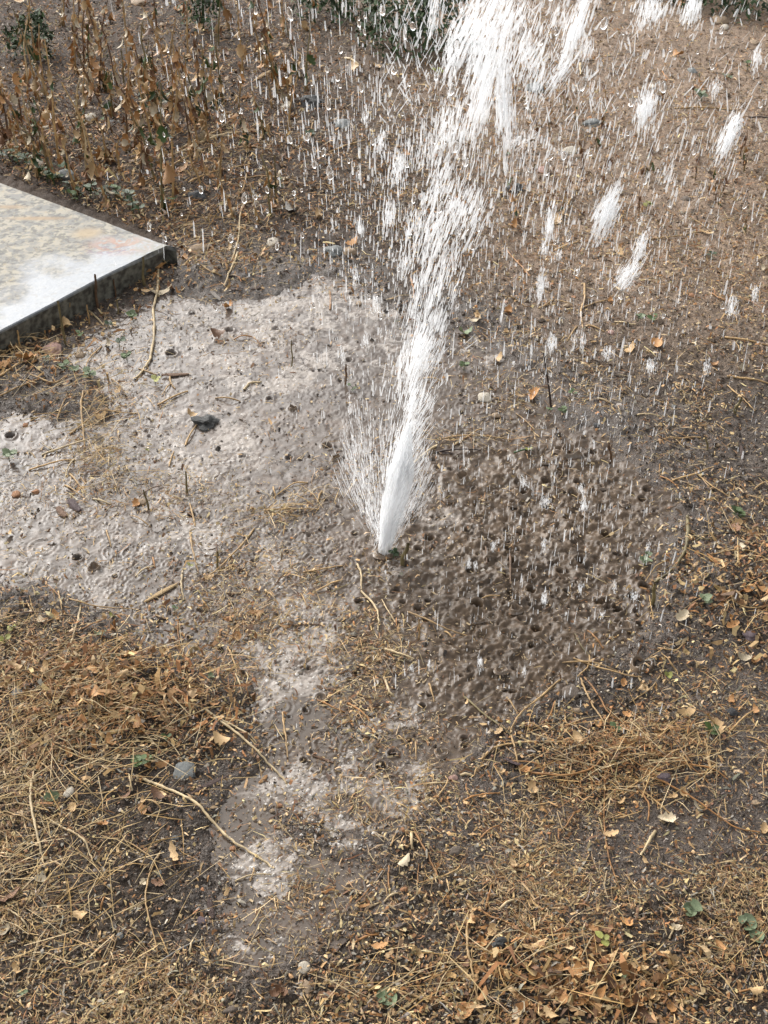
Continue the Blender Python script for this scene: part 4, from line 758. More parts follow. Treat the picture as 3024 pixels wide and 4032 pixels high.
for a in [(5,625,410,765,330,24,'pale'),(5,1070,455,1140,455,28,'orange'),(5,1250,507,1385,503,13,'brown'),(5,120,812,180,785,16,'dark'),(5,460,590,600,600,16,'dark'),(5,1380,780,1455,785,14,'brown'),(5,1560,870,1640,850,26,'dark'),(5,70,880,105,862,18,'dark'),(5,1440,1100,1350,1070,14,'brown'),
          (7,815,155,985,85,24,'dark'),(7,905,600,918,685,26,'dark'),(7,935,672,1010,664,16,'brown'),(7,70,80,110,130,28,'dark'),(7,355,932,420,928,24,'pale'),(7,1120,95,1155,60,18,'orange'),(7,885,625,895,655,16,'grey'),(7,80,510,130,470,22,'dark'),(7,1060,780,1150,735,14,'dark'),(7,1600,920,1610,985,18,'brown'),
          (8,455,655,458,615,14,'dark'),(8,140,940,225,980,24,'dark'),(8,540,186,565,190,14,'pale'),(8,580,590,620,620,22,'dark'),(8,70,740,120,720,16,'brown'),(8,1350,240,1365,200,22,'pale'),
          (3,300,1070,345,1115,38,'purple'),(3,250,1100,285,1140,34,'brown'),(3,700,530,815,520,26,'brown'),(3,905,170,955,215,20,'grey'),(3,1000,172,1055,168,14,'dark'),(3,1085,168,1130,158,22,'dark'),(3,540,150,560,90,16,'pale'),
          (6,520,1100,590,1130,26,'purple'),(6,700,1100,780,1135,14,'purple'),(6,1430,890,1470,880,12,'grey'),(1,1230,345,1290,350,26,'dark'),(1,440,580,500,570,24,'dark'),(1,1100,380,1170,340,16,'tan' if 0 else 'pale'),(4,220,855,300,862,12,'dark'),(4,1415,490,1440,488,14,'orange'),(4,1550,895,1540,830,16,'dark')]:
    chip(*a)

# ---------------------------------------------------------------- green sprouts and upright stubs
def upright(base_px, tip_px, r, colour, nm='weed_stub', lab='upright broken stem standing', lean=0):
    x_, y_ = map(float, gw(*base_px)); z0 = hz(x_, y_)
    xt, yt, zt = atdist(tip_px[0], tip_px[1], y_ + lean)
    P = catmull([(0, 0, -.01), ((xt - x_) * .3 + R.uniform(-.004, .004), lean * .3, (zt - z0) * .35), ((xt - x_) * .7, lean * .7, (zt - z0) * .7), (xt - x_, lean, max(zt - z0, .01))], 4)
    V, Fc = tube(P, r, r * .7, 6, .02)
    o_ = link(nm, mesh(nm, V, Fc, M_stalk[colour]), loc=(x_, y_, z0)); thing(o_, lab, 'stem', *base_px, 'upright stems'); return o_, P
def cc3(reg, x, y): return cr(reg, x, y)
for a in [(3,425,235,410,88,.005,'brown'),(3,285,400,250,205,.004,'olive'),(3,290,290,303,210,.003,'tan'),(3,627,150,618,15,.005,'olive'),(3,95,430,75,330,.003,'tan'),(3,500,190,490,110,.003,'brown'),(3,808,1032,803,942,.003,'olive'),(3,642,1105,620,1020,.003,'olive'),(3,1258,485,1259,375,.0025,'olive'),
          (3,1492,560,1495,478,.004,'brown'),(3,590,80,575,0,.004,'olive'),(3,385,300,375,220,.003,'tan'),(3,510,260,505,200,.003,'olive'),(3,30,420,35,310,.003,'tan'),(4,725,665,690,430,.0035,'dark'),(4,1515,700,1545,620,.005,'olive'),(4,975,900,972,815,.004,'brown'),(6,80,245,105,155,.006,'olive'),(6,1155,420,1170,330,.005,'olive'),(6,1430,980,1400,890,.003,'tan'),
          (6,1095,650,1110,590,.002,'brown'),(4,1395,860,1390,790,.003,'olive'),(5,935,260,940,190,.003,'olive'),(6,150,560,152,480,.002,'tan')]:
    upright(cr(a[0], a[1], a[2]), cr(a[0], a[3], a[4]), a[5] * .8, a[6], lab={'brown': 'brown', 'olive': 'olive', 'tan': 'tan', 'dark': 'thin dark'}[a[6]] + ' broken stem standing upright')
def sprout(reg, x, y, size, colour='green', nleaf=5, kind='fresh', hgt=.5, lab=None):
    px_, py_ = cr(reg, x, y) if reg else (x, y); x_, y_ = map(float, gw(px_, py_)); S_ = size * (S5 if reg else 1) * mpp(py_); z0 = hz(x_, y_)
    rt = bpy.data.objects.new('green_sprout', None); COL.objects.link(rt); rt.location = (x_, y_, z0); rt.empty_display_size = .01
    Ht = S_ * hgt * 1.3; lean = R.uniform(-.3, .3) * S_
    P = catmull([(0, 0, -.004), (lean * .2, 0, Ht * .5), (lean, 0, Ht)], 4); V, Fc = tube(P, S_ * .035, S_ * .02, 5)
    link('stem', mesh('stem', V, Fc, M_stalk['green' if colour != 'yellowgreen' else 'olive']), parent=rt)
    for k in range(nleaf):
        a = k * 2.4 + R.uniform(-.4, .4); t = R.uniform(.45, 1.0); L_ = S_ * R.uniform(.4, .62) * (1.15 if kind == 'mallow' else 1)
        p = P[int(t * (len(P) - 1))]
        link('leaf', leaf_mesh(kind, colour, k % 4), parent=rt, loc=(p[0] + math.cos(a) * L_ * .45, p[1] + math.sin(a) * L_ * .45, p[2] + L_ * .02), rot=(R.uniform(-.3, .3), R.uniform(-.7, .1), a), scale=L_)
    cn = {'green': 'green', 'sage': 'grey-green', 'deepgreen': 'dark green', 'yellowgreen': 'yellow-green'}[colour]
    thing(rt, lab or f'small {cn} sprout growing', 'sprout', px_, py_, 'green sprouts')
for a in [(3,575,290,60,'green',5),(3,475,325,50,'deepgreen',4),(3,515,400,60,'deepgreen',5),(3,550,460,60,'green',6),(3,350,368,50,'green',3),(3,208,510,50,'deepgreen',5),(3,285,535,60,'green',5),(3,325,545,60,'sage',4),(3,395,560,70,'green',6),(3,670,560,55,'yellowgreen',4),(3,40,895,75,'sage',9),
          (3,1525,590,45,'green',3),(3,640,858,25,'yellowgreen',2),(4,1095,300,60,'sage',5),(4,1160,295,50,'green',4),(4,1410,30,50,'deepgreen',5),(4,345,500,60,'green',6),(4,815,610,55,'green',5),(4,770,700,60,'green',6),(4,1530,1150,55,'green',5),(4,620,855,40,'yellowgreen',3),(4,705,690,40,'green',4),
          (5,820,262,34,'yellowgreen',2),(5,755,445,35,'green',3),(5,720,1020,60,'green',3),(5,605,1135,70,'green',8),(5,650,1108,50,'green',6),(5,20,600,80,'yellowgreen',4),(5,60,540,60,'yellowgreen',4),(6,1395,1000,80,'green',6),(6,995,990,60,'green',3),(6,1225,745,45,'yellowgreen',4),(6,1380,440,70,'sage',6),
          (6,1530,60,70,'green',7),(6,1130,250,70,'sage',7),(6,40,215,60,'deepgreen',7),(6,1140,220,50,'sage',5),(8,1025,945,60,'sage',3),(8,930,800,80,'yellowgreen',4),(7,600,20,60,'green',6),(7,100,1010,40,'sage',4),(2,1370,445,70,'sage',8),(2,240,345,60,'yellowgreen',6),(1,1340,640,60,'deepgreen',8),(2,1570,310,50,'green',4),
          (2,1480,350,50,'green',4),(2,1130,915,60,'yellowgreen',5),(2,520,700,40,'green',4),(1,670,600,40,'green',4)]:
    sprout(a[0], a[1], a[2], a[3], a[4], a[5])
for a in [(1305,665,75,5),(1560,715,70,4),(1600,765,65,4),(10,1035,80,4)]:
    sprout(8, a[0], a[1], a[2] * 1.1, 'sage', a[3], 'mallow', .25, lab='low mallow seedling with lobed grey-green leaves')
# row of green leaves behind the slab
for k in range(30):
    t = k / 29; px_ = 20 + 530 * t + R.uniform(-12, 12); py_ = 668 + 205 * t + R.uniform(-14, 16) - 20 * math.sin(t * 9)
    sprout(None, px_, py_ , R.uniform(42, 74), R.choice(['deepgreen', 'green', 'deepgreen']), R.randint(3, 5), 'fresh', .7, lab='green sprout along the slab back edge')

# ---------------------------------------------------------------- tall dead weeds behind the slab
def weed(px_, py_, hgt, colour='tan', nleaf=8, lean=0.0, leafc=('orange', 'brown', 'tan'), r=.0032, green=0, mess=1):
    x_, y_ = map(float, gw(px_, py_)); z0 = hz(x_, y_)
    rt = bpy.data.objects.new('dead_weed', None); COL.objects.link(rt); rt.location = (x_, y_, z0); rt.empty_display_size = .02
    lx, ly = R.uniform(-.1, .1) + lean, R.uniform(-.12, .12)
    P = catmull([(0, 0, -.01), (lx * hgt * .3, ly * hgt * .3, hgt * .33), (lx * hgt * .55 + R.uniform(-.01, .01), ly * hgt * .6, hgt * .66), (lx * hgt, ly * hgt, hgt)], 4)
    V, Fc = tube(P, r, r * .45, 6, .03); link('stem', mesh('stem', V, Fc, M_stalk[colour]), parent=rt)
    for k in range(int(nleaf * 1.7)):
        t = R.uniform(.05, 1.0); p = P[int(t * (len(P) - 1))]; a = R.uniform(0, 6.28); L_ = R.uniform(.018, .05) * (1.1 - .3 * t) * min(1, hgt / .2 + .15)
        cl = R.choice(leafc) if R.random() > green else R.choice(['green', 'deepgreen'])
        link('leaf', leaf_mesh(R.choice(['dry', 'long', 'long']), cl, R.randrange(8)), parent=rt, loc=(p[0] + math.cos(a) * L_ * .3, p[1] + math.sin(a) * L_ * .3, max(p[2] - L_ * .25, .01)), rot=(R.uniform(-1, 1), R.uniform(.5, 1.5), a), scale=L_)
    h_ = 'tall' if hgt > .32 else ('knee-high' if hgt > .25 else 'short')
    thing(rt, f'{h_} {colour} dead weed with {"dense" if nleaf > 9 else "sparse"} leaves', 'weed', px_, py_, 'dead weeds')
    return rt
W_ = [(640,860,.42,'olive',6),(430,830,.40,'tan',5),(240,690,.42,'tan',6),(680,850,.38,'tan',5),(390,380,.34,'brown',16),(330,330,.32,'brown',16),(300,300,.36,'tan',14),(360,420,.30,'brown',14),(560,560,.33,'olive',14),(620,540,.28,'brown',14),
      (520,500,.30,'tan',12),(700,560,.30,'tan',12),(760,520,.28,'brown',12),(600,450,.30,'brown',14),(680,470,.34,'tan',10),(820,500,.26,'olive',8),(60,640,.26,'brown',14),(120,620,.22,'tan',12),(30,560,.26,'brown',12),(20,420,.30,'tan',8),
      (160,420,.26,'tan',8),(880,430,.26,'olive',6),(960,330,.30,'tan',6),(1080,330,.34,'brown',12),(1040,280,.30,'brown',12),(1100,420,.26,'olive',6),(1200,380,.40,'olive',5),(1180,330,.26,'olive',6),(500,620,.26,'brown',12),(450,560,.26,'brown',12),
      (560,640,.2,'brown',12),(640,640,.2,'brown',12),(330,520,.22,'tan',8),(230,560,.24,'tan',8),(760,640,.18,'brown',8),(830,600,.18,'tan',6),(740,230,.3,'tan',6),(620,190,.3,'brown',8),(500,160,.3,'tan',8),(860,190,.3,'olive',5),(400,220,.36,'brown',14),(300,180,.34,'brown',12),
      (250,110,.3,'tan',8),(900,120,.3,'tan',8),(1000,130,.28,'brown',8),(1120,150,.28,'tan',8),(380,120,.3,'brown',10),(480,420,.3,'brown',14),(680,380,.3,'tan',10),(780,400,.28,'brown',10),(90,520,.2,'brown',10),(160,650,.16,'brown',10),(350,650,.16,'brown',8),(440,680,.16,'tan',8),
      (920,880,.14,'tan',4),(1020,900,.12,'tan',4),(1090,820,.16,'olive',4),(980,640,.16,'olive',5),(1060,560,.16,'tan',5),(560,760,.16,'brown',8),(680,760,.14,'brown',8),(800,780,.14,'tan',6),(870,730,.14,'tan',6)]
for k in range(46):
    a, b_ = R.uniform(0, 1180), R.uniform(230, 880)
    if b_ > 700 + .4 * a: continue
    W_.append((a, b_, R.uniform(.1, .3), R.choice(['tan', 'pale', 'olive', 'tan']), R.choice([2, 4, 7, 10])))
for (a, b_, h_, c_, n_) in W_:
    weed(a, b_ , h_ * .95, c_, n_, lean=R.uniform(-.28, .25), green=.4 if c_ == 'olive' else .04, leafc=('orange', 'tan', 'orange', 'tan', 'brown', 'pale'), r=.0038)
for k in range(40):   # small dry weeds on the right-hand ground
    a, b_ = R.uniform(1950, 2950), R.uniform(250, 1000)
    weed(a, b_, R.uniform(.05, .10), R.choice(['brown', 'tan', 'olive']), R.randint(3, 5), r=.0018, leafc=('brown', 'orange', 'brown'), green=.15)
# dark green bushes at the top edge
def bush(px_, py_, w_, hgt, n_, lab):
    x_, y_ = map(float, gw(px_, py_)); z0 = hz(x_, y_)
    rt = bpy.data.objects.new('green_bush', None); COL.objects.link(rt); rt.location = (x_, y_, z0)
    for k in range(7):
        a = R.uniform(0, 6.28); P = catmull([(0, 0, 0), (math.cos(a) * w_ * .3, math.sin(a) * w_ * .3, hgt * .5), (math.cos(a) * w_ * .6, math.sin(a) * w_ * .6, hgt * R.uniform(.7, 1))], 4); V, Fc = tube(P, .004, .0015, 5)
        link('stem', mesh('stem', V, Fc, M_stalk['green']), parent=rt)
    th = rng.uniform(0, 6.28, n_); rr = w_ * np.sqrt(rng.random(n_)); zz = hgt * rng.random(n_) ** .8; rr *= 1 - .45 * (zz / hgt) ** 2
    clump = fbm(rr * np.cos(th) + 5, zz + rr * np.sin(th) + 5, 12, 2, 130); kp = clump > .42; th, rr, zz = th[kp], rr[kp], zz[kp]; n_ = len(th)
    col_ = np.array((.035,.065,.018))[None] * rng.uniform(.5, 2.0, (n_, 1))
    V, Fc, C = strips(np.stack([rr * np.cos(th), rr * np.sin(th), zz + .01], 1), rng.uniform(0, 6.28, n_), rng.uniform(.018, .035, n_), rng.uniform(.008, .016, n_), rng.normal(0, .1, n_), rng.uniform(-.2, .3, n_), rng.normal(0, .6, n_), col_)
    link('foliage', mesh('foliage', V, Fc, M_litter, C, smooth=False), parent=rt, kind='stuff')
    thing(rt, lab, 'bush', px_, py_, mode='fixed')
bush(1640, 190, .26, .30, 2600, 'dark green bush behind the top of the water jet')
bush(2860, 40, .26, .22, 1800, 'dark green bush at the far right of the dry ground')
bush(1340, 70, .22, .25, 1500, 'dark green bush left of the one behind the jet')
bush(130, 235, .11, .16, 700, 'small dark green bush among weeds far behind the slab')
bush(800, 130, .10, .2, 500, 'small dark green bush at the top among dead weeds')
bush(2560, -40, .24, .2, 1200, 'dark green bush beyond the falling water, farthest back')

# ---------------------------------------------------------------- splash crowns of mud and the hole the jet leaves from
def crown(px_, py_, r, hgt, seed):
    x_, y_ = map(float, gw(px_, py_)); q = random.Random(seed); n_ = 22; V = []
    ph = q.uniform(0, 6.28)
    for i in range(n_):
        a = i / n_ * 6.2832; hh = hgt * (.35 + .65 * abs(math.sin(a * 1.5 + ph))) * q.uniform(.75, 1.2); rr = r * (1 + .12 * math.sin(a * 3 + ph))
        for (dr, z_) in ((1.45, -.15), (1.12, .35), (1.10, .85), (1.02, 1.0), (.94, .7), (.85, .2), (.45, -.5), (.12, -.7)):
            V.append((rr * dr * math.cos(a), rr * dr * math.sin(a), z_ * hh if z_ > 0 else z_ * hgt))
    m_ = 8; Fc = [(i * m_ + j, ((i + 1) % n_) * m_ + j, ((i + 1) % n_) * m_ + j + 1, i * m_ + j + 1) for i in range(n_) for j in range(m_ - 1)]
    o_ = link('mud_splash', mesh('mud_splash', V, Fc, M_muddy), loc=(x_, y_, .001))
    thing(o_, f'{"large" if r > .011 else "small"} muddy splash crown', 'splash', px_, py_, 'muddy splashes')
for k, (rg, a, b_, r) in enumerate([(6,525,548,26),(6,565,602,24),(6,660,580,18),(6,640,640,14),(6,1110,690,44),(6,1040,515,30),(6,1010,500,20),(6,570,440,26),(6,575,400,22),(6,795,572,14),(6,750,490,22),(6,215,790,20),(6,507,700,26),(6,520,775,14),(6,250,1060,26),(6,452,912,26),(6,410,485,18),
        (6,620,305,16),(6,530,130,20),(6,860,320,20),(6,1110,590,16),(6,600,1000,20),(4,335,970,30),(4,600,1030,36),(4,560,1080,20),(4,800,860,40),(4,760,850,24),(4,283,1060,20),(4,1040,1080,18),(4,690,900,16),(4,1415,1100,10),(6,890,30,24),(6,1100,130,18),(6,120,40,16),(4,480,1040,16),(4,935,1010,18),(5,408,262,26),(5,1515,540,20),(5,1390,822,22),
        (3,1265,670,16),(3,1455,885,20)]):
    P_ = cr(rg, a, b_); rr = r * S5 * mpp(P_[1]); crown(P_[0], P_[1], rr * .9, rr * R.uniform(.45, 1.0), k)

crown(1514, 2174, .0165, .005, 99); t_ = list(THINGS[-1]); t_[1] = 'muddy hole in the ground from which the water jet bursts'; t_[2] = 'hole'; t_[6] = 'fixed'; THINGS[-1] = tuple(t_); t_[0]['category'] = 'hole'; t_[0].name = 'muddy_hole'
# ---------------------------------------------------------------- the water
def spindles(P, d, L, W):
    n = len(P); d = d / np.linalg.norm(d, axis=1)[:, None]; rf = np.tile([[.3, 1, .1]], (n, 1)); a = np.cross(d, rf); a /= np.linalg.norm(a, axis=1)[:, None]; b_ = np.cross(d, a)
    ph = rng.uniform(0, 6.28, n); V = np.zeros((n, 8, 3)); V[:, 0] = P - d * (L * .5)[:, None]; V[:, 7] = P + d * (L * .5)[:, None]
    for k in range(3):
        an = ph + k * 2.094; off = (np.cos(an)[:, None] * a + np.sin(an)[:, None] * b_) * (W * .5)[:, None]
        V[:, 1 + k] = P - d * (L * .40)[:, None] + off; V[:, 4 + k] = P + d * (L * .36)[:, None] + off * .75
    T = [(0,2,1),(0,3,2),(0,1,3),(1,2,5),(1,5,4),(2,3,6),(2,6,5),(3,1,4),(3,4,6),(4,5,7),(5,6,7),(6,4,7)]
    return V.reshape(-1, 3), (np.array(T)[None] + np.arange(n)[:, None, None] * 8).reshape(-1, 3)
SX, SY = map(float, gw(1510, 2168))
def jc(z):   # centre line of the jet: leans to the right as it climbs
    z = np.asarray(z, float); zz = np.array([0, .2, .4, .6, .8, 1.0, 1.2]); pxs = np.array([1512, 1582, 1642, 1705, 1775, 1910, 2010])
    xs = [atdist_x(p, q) for p, q in zip(pxs, zz)]; return np.interp(z, zz, xs)
def atdist_x(p, z): dz_ = SY * CP + (H - z) * SP; return (p - CX) / F * dz_
jet = bpy.data.objects.new('water_jet', None); COL.objects.link(jet); jet.location = (SX, SY, 0)
J0 = np.array([SX, SY, 0.0])
# solid foaming core
zs = np.linspace(-.01, .30, 60); nS = 40; V = []
for i, z in enumerate(zs):
    r_ = .0125 + .055 * max(z, 0) - .04 * max(z - .16, 0) - .10 * max(z - .25, 0); r_ = max(r_, .004) * min(1, max(.02, (.31 - z) / .12))
    for k in range(nS):
        a = k / nS * 6.2832; q = mnoise.noise(Vector((math.cos(a) * 3, math.sin(a) * 3, z * 9))) + .8 * mnoise.noise(Vector((math.cos(a) * 8, math.sin(a) * 8, z * 12)))
        rr = r_ * (1 + q * (.12 + 2.2 * z)); V.append((float(jc(z)) + math.cos(a) * rr - SX, math.sin(a) * rr, z))
i_ = np.arange(60 * nS).reshape(60, nS); j_ = np.roll(i_, -1, 1); Fc = np.stack([i_[:-1], j_[:-1], j_[1:], i_[1:]], -1).reshape(-1, 4)
M_corea = mat('jet_core', base=(.97,.98,.99), rough=.35, spec=.6, bump=.5, bscale=60, dist=.004, alpha_mix=.5, translu=.5)
link('core', mesh('core', V, Fc, M_corea), parent=jet)
# long strands round the core
def strands(n, zmin, zmax, rad0, rad1, Lr, Wr, spread):
    z = zmin + (zmax - zmin) * rng.random(n) ** .9; r_ = (rad0 + (rad1 - rad0) * z) * np.abs(rng.normal(0, .55, n)); a = rng.uniform(0, 6.283, n)
    P = np.stack([jc(z) - SX + r_ * np.cos(a), r_ * np.sin(a), z], 1)
    kp = rng.random(n) < np.clip(1.15 - 1.5 * sm(.12, .35, z), .3, 1) + 2.2 * (fbm(P[:, 0] * 14 + 3, z * 5, 1, 3, 400) - .42) * sm(.1, .2, z); P, r_, a, z = P[kp], r_[kp], a[kp], z[kp]; n = len(z)
    d = np.stack([.33 + np.cos(a) * r_ * spread + rng.normal(0, .03, n), np.sin(a) * r_ * spread, np.ones(n)], 1)
    return spindles(P, d, rng.uniform(*Lr, n), rng.uniform(*Wr, n))
V, Fc = strands(5200, .01, .48, .014, .105, (.008, .04), (.0005, .0018), 8); link('strand', mesh('strand', V, Fc, M_white, smooth=False), parent=jet, kind='stuff')
# side fans of fine spray from the nozzle
n = 1900; th = np.where(rng.random(n) < .62, rng.normal(-.20, .12, n), rng.normal(.40, .10, n)); rr = .03 + .31 * rng.random(n) ** .7 * (1 - .5 * np.abs(rng.normal(0, .3, n))); rr *= np.where(th > .2, .95, 1.0) * np.clip(1.15 - np.abs(th), .5, 1)
dy = rng.normal(0, .12, n); d = np.stack([np.sin(th), dy, np.cos(th)], 1); P = d * rr[:, None]
V, Fc = spindles(P, d + np.array([[0, 0, .35]]), rng.uniform(.005, .028, n), rng.uniform(.0005, .0013, n))
link('side_spray', mesh('side_spray', V, Fc, M_mist, smooth=False), parent=jet, kind='stuff')
thing(jet, 'white foaming jet of water spurting up from the mud', 'water jet', 1600, 1700, mode='fixed')

# torn clumps of water (pixel centre, width, height, slant, fullness)
CL = [(1650,1560,170,260,-12,70,0),(1625,1400,150,220,-10,60,0),(1690,1380,110,200,-14,40,0),(1650,1240,150,220,-10,70,0),(1700,1290,100,160,-14,40,0),(1720,1100,150,240,-14,90,0),(1650,1130,90,150,-8,40,0),(1600,1020,110,180,-6,50,0),(1790,1150,60,140,-14,20,0),
      (1700,930,110,200,-14,60,0),(1770,820,190,200,-17,120,0),(1830,870,150,220,-20,90,0),(1630,900,100,140,-6,50,0),(1740,690,90,180,-18,60,0),(1645,590,150,130,0,60,0),(1780,500,110,170,-8,80,0),(1730,560,60,150,-18,30,0),(1900,400,90,260,-10,110,0),(1985,400,70,300,6,90,0),(1905,250,100,250,-14,100,0),
      (1960,200,160,220,-8,120,0),(1850,130,130,200,-24,100,0),(1960,90,180,200,-24,120,0),(2080,200,140,180,-18,80,0),(2050,60,140,120,-10,70,0),(1710,60,50,180,-10,30,0),(1790,200,90,180,-14,50,0),(1880,30,160,120,-20,60,0),(2200,60,90,100,-20,30,0),(2120,320,90,160,-10,40,0),
      (2270,110,80,190,-14,50,1),(2210,280,70,120,-30,26,1),(2560,40,100,110,-6,50,1),(2725,40,80,110,-4,50,1),(2545,425,80,130,-4,60,1),(2872,535,70,130,-14,60,1),(2385,840,85,150,-16,70,1),(2470,1080,80,110,-24,50,1),(2520,980,40,120,-10,24,1),(2050,560,110,60,-30,24,1),
      (2165,880,45,110,0,24,1),(2145,980,40,60,0,18,1),(2130,1130,40,110,0,22,1),(2172,1352,46,70,4,26,1),(2562,1440,44,60,0,22,1),(2782,1450,34,50,0,16,1),(2882,1205,50,70,0,26,1),(2975,1155,36,60,0,16,1),(2390,1390,36,50,0,14,1),(2260,1350,24,60,0,10,1),(2296,1345,24,60,0,10,1),
      (2062,1895,36,50,10,16,1),(2150,1978,56,44,0,22,1),(2300,1990,34,56,0,18,1),(2290,1930,30,50,14,14,1),(1846,2220,20,46,0,12,1),(1872,2226,16,40,6,10,1),(2144,2358,32,60,0,18,1),(2498,2350,34,40,0,16,1),(2285,2320,24,50,0,12,1),(2140,2145,26,50,0,14,1),(1942,2150,22,50,0,12,1),
      (2550,2155,22,44,0,10,1),(1890,2612,20,60,3,14,1),(2065,2640,14,40,0,8,1),(1690,2610,12,40,0,8,1),(2372,2420,18,40,0,8,1),(2420,2310,16,60,0,8,1),(2820,350,50,60,0,16,1),(2900,480,60,60,10,14,1),(2980,230,40,80,0,14,1),(2310,190,40,80,0,14,1),(2200,1000,34,50,0,10,1),(1620,2630,12,30,0,6,1),
      (1440,460,36,60,0,10,1),(1500,560,50,90,-8,16,1),(1570,660,70,120,-6,26,1),(1530,850,50,110,-4,20,1),(1420,900,36,80,0,14,1),(1400,1080,30,80,0,10,1),(1480,1180,30,90,0,10,1),(1440,1340,30,80,0,8,1),(1380,1600,24,70,0,8,1),(1350,1400,22,60,0,8,1)]
def clump_geo(cx, cy, w, h, sl, n, Yd):
    c0 = np.array(atdist(cx, cy, Yd)); k = math.hypot(Yd, H - c0[2]) / F
    sg = .23 if w < 100 else .30; u = rng.normal(0, sg, n) * w * k; v = rng.normal(0, .24, n) * h * k / CP; dp = rng.normal(0, .3, n) * w * k
    s = math.tan(rad(-sl)); P = np.stack([u + v * s, dp, v], 1)
    d = np.stack([s + rng.normal(0, .05, n), rng.normal(0, .05, n), np.ones(n)], 1)
    big = .35 + min(h, 200) / 300
    V, Fc = spindles(P, d, np.clip(rng.lognormal(math.log(.2), .5, n), .05, .6) * h * k, np.clip(rng.lognormal(math.log(.0018), .5, n), .0007, .006) * big)
    return c0, V, Fc
for (cx, cy, w, h, sl, nn_, free) in CL:
    Yd = SY + rng.normal(0, .04) if not free else (SY + rng.uniform(-.2, .15) if cy < 1600 else None)
    if Yd is None:
        gyy = float(gw(cx, cy)[1]); Yd = gyy - rng.uniform(.05, .25)
    c0, V, Fc = clump_geo(cx, cy, w, h, sl, int(nn_ * (1.9 if not free else 5.5)), Yd)
    if free:
        o_ = link('water_blob', mesh('water_blob', V, Fc, M_soft, smooth=False), loc=c0); sz = 'large' if h > 105 else ('small' if h < 62 else 'middling')
        thing(o_, f'{sz} torn blob of white water falling', 'water blob', cx, cy, 'falling blobs of water', 'air')
    else:
        o_ = link('clump', mesh('clump', V, Fc, M_soft, smooth=False), parent=jet, loc=c0 - J0, kind='stuff')
# falling drops: the largest are things of their own
def drop_density(px, py):
    d = 1.2 * G(px, py, 1850, 350, 420, 520) + .8 * G(px, py, 2350, 650, 600, 600) + .5 * G(px, py, 1500, 900, 260, 600) + .22 * G(px, py, 1150, 450, 420, 420) + .07 * sm(300, 900, px) * sm(1250, 500, py) \
        + .4 * G(px, py, 2250, 1600, 500, 500) + .34 * G(px, py, 2200, 2150, 420, 380) + .10 * G(px, py, 2000, 2700, 500, 300) + .22 * G(px, py, 1500, 1500, 200, 300)
    return np.clip(d, 0, 1.2) / 1.2
def sample_drops(n):
    px = rng.uniform(-100, 3124, n * 8); py = rng.uniform(-150, 2900, n * 8); k = rng.random(n * 8) < drop_density(px, py) * .8; return px[k][:n], py[k][:n]
px, py = sample_drops(7000); n = len(px)
gyy = gw(px, np.maximum(py, 300))[1]; Yd = np.minimum(SY + rng.normal(.0, .28, n), gyy - .06); Yd = np.clip(Yd, 1.0, 2.9)
Xd, _, Zd = atdist(px, py, Yd)
slant = np.where(py < 900, .25 * np.clip((px - 1500) / 900, -.3, 1) * rng.random(n), 0) + rng.normal(0, .04, n) + np.where((py < 500) & (px > 1500), rng.normal(0, .35, n), 0)
Ld = np.clip(rng.lognormal(math.log(.011), .6, n), .003, .045); Wd = np.clip(rng.lognormal(math.log(.0012), .65, n), .0005, .0038)
d = np.stack([slant, rng.normal(0, .04, n), np.ones(n)], 1)
V, Fc = spindles(np.stack([Xd, Yd, Zd], 1), d, Ld, Wd)
link('spray_drops', mesh('spray_drops', V, Fc, M_mist, smooth=False), kind='stuff', category='spray', label='fine drops and streaks of spray raining round the jet')
# clear round drops with glints
Vi, Fi = ico(2)
drop_me = []
for v in range(5):
    W2 = Vi * np.array([1, 1, 1.0]); W2 = W2 * (1 + .12 * np.array([mnoise.noise(Vector(p) * 1.4 + Vector((v * 7, 0, 0))) for p in W2]))[:, None]; drop_me.append(mesh('water_drop', W2, Fi, M_drop))
pxs, pys_ = sample_drops(420)
kk = 0
for px_, py_ in zip(pxs, pys_):
    if kk >= 215: break
    if py_ > 1700 and R.random() < .8: continue
    if px_ > 1300 and R.random() < .25: px_ = R.uniform(500, 1500); py_ = R.uniform(0, 1250)
    Y_ = min(SY + R.uniform(-.3, .3), float(gw(px_, max(py_, 300))[1]) - .08); x_, _, z_ = atdist(px_, py_, Y_)
    r_ = R.uniform(.0016, .0042) if R.random() < .85 else R.uniform(.004, .006); r_ *= .9 if px_ > 1200 else .72
    o_ = link('water_drop', R.choice(drop_me), loc=(x_, Y_, z_), rot=(R.uniform(-.2, .2), R.uniform(-.3, .3) + (.4 if px_ > 2000 else 0) * R.random(), 0), scale=(r_, r_, r_ * R.uniform(1.2, 2.6)))
    thing(o_, f'{"larger" if r_ > .0034 else "tiny"} clear falling water drop', 'water drop', px_, py_, 'falling drops', 'air'); kk += 1

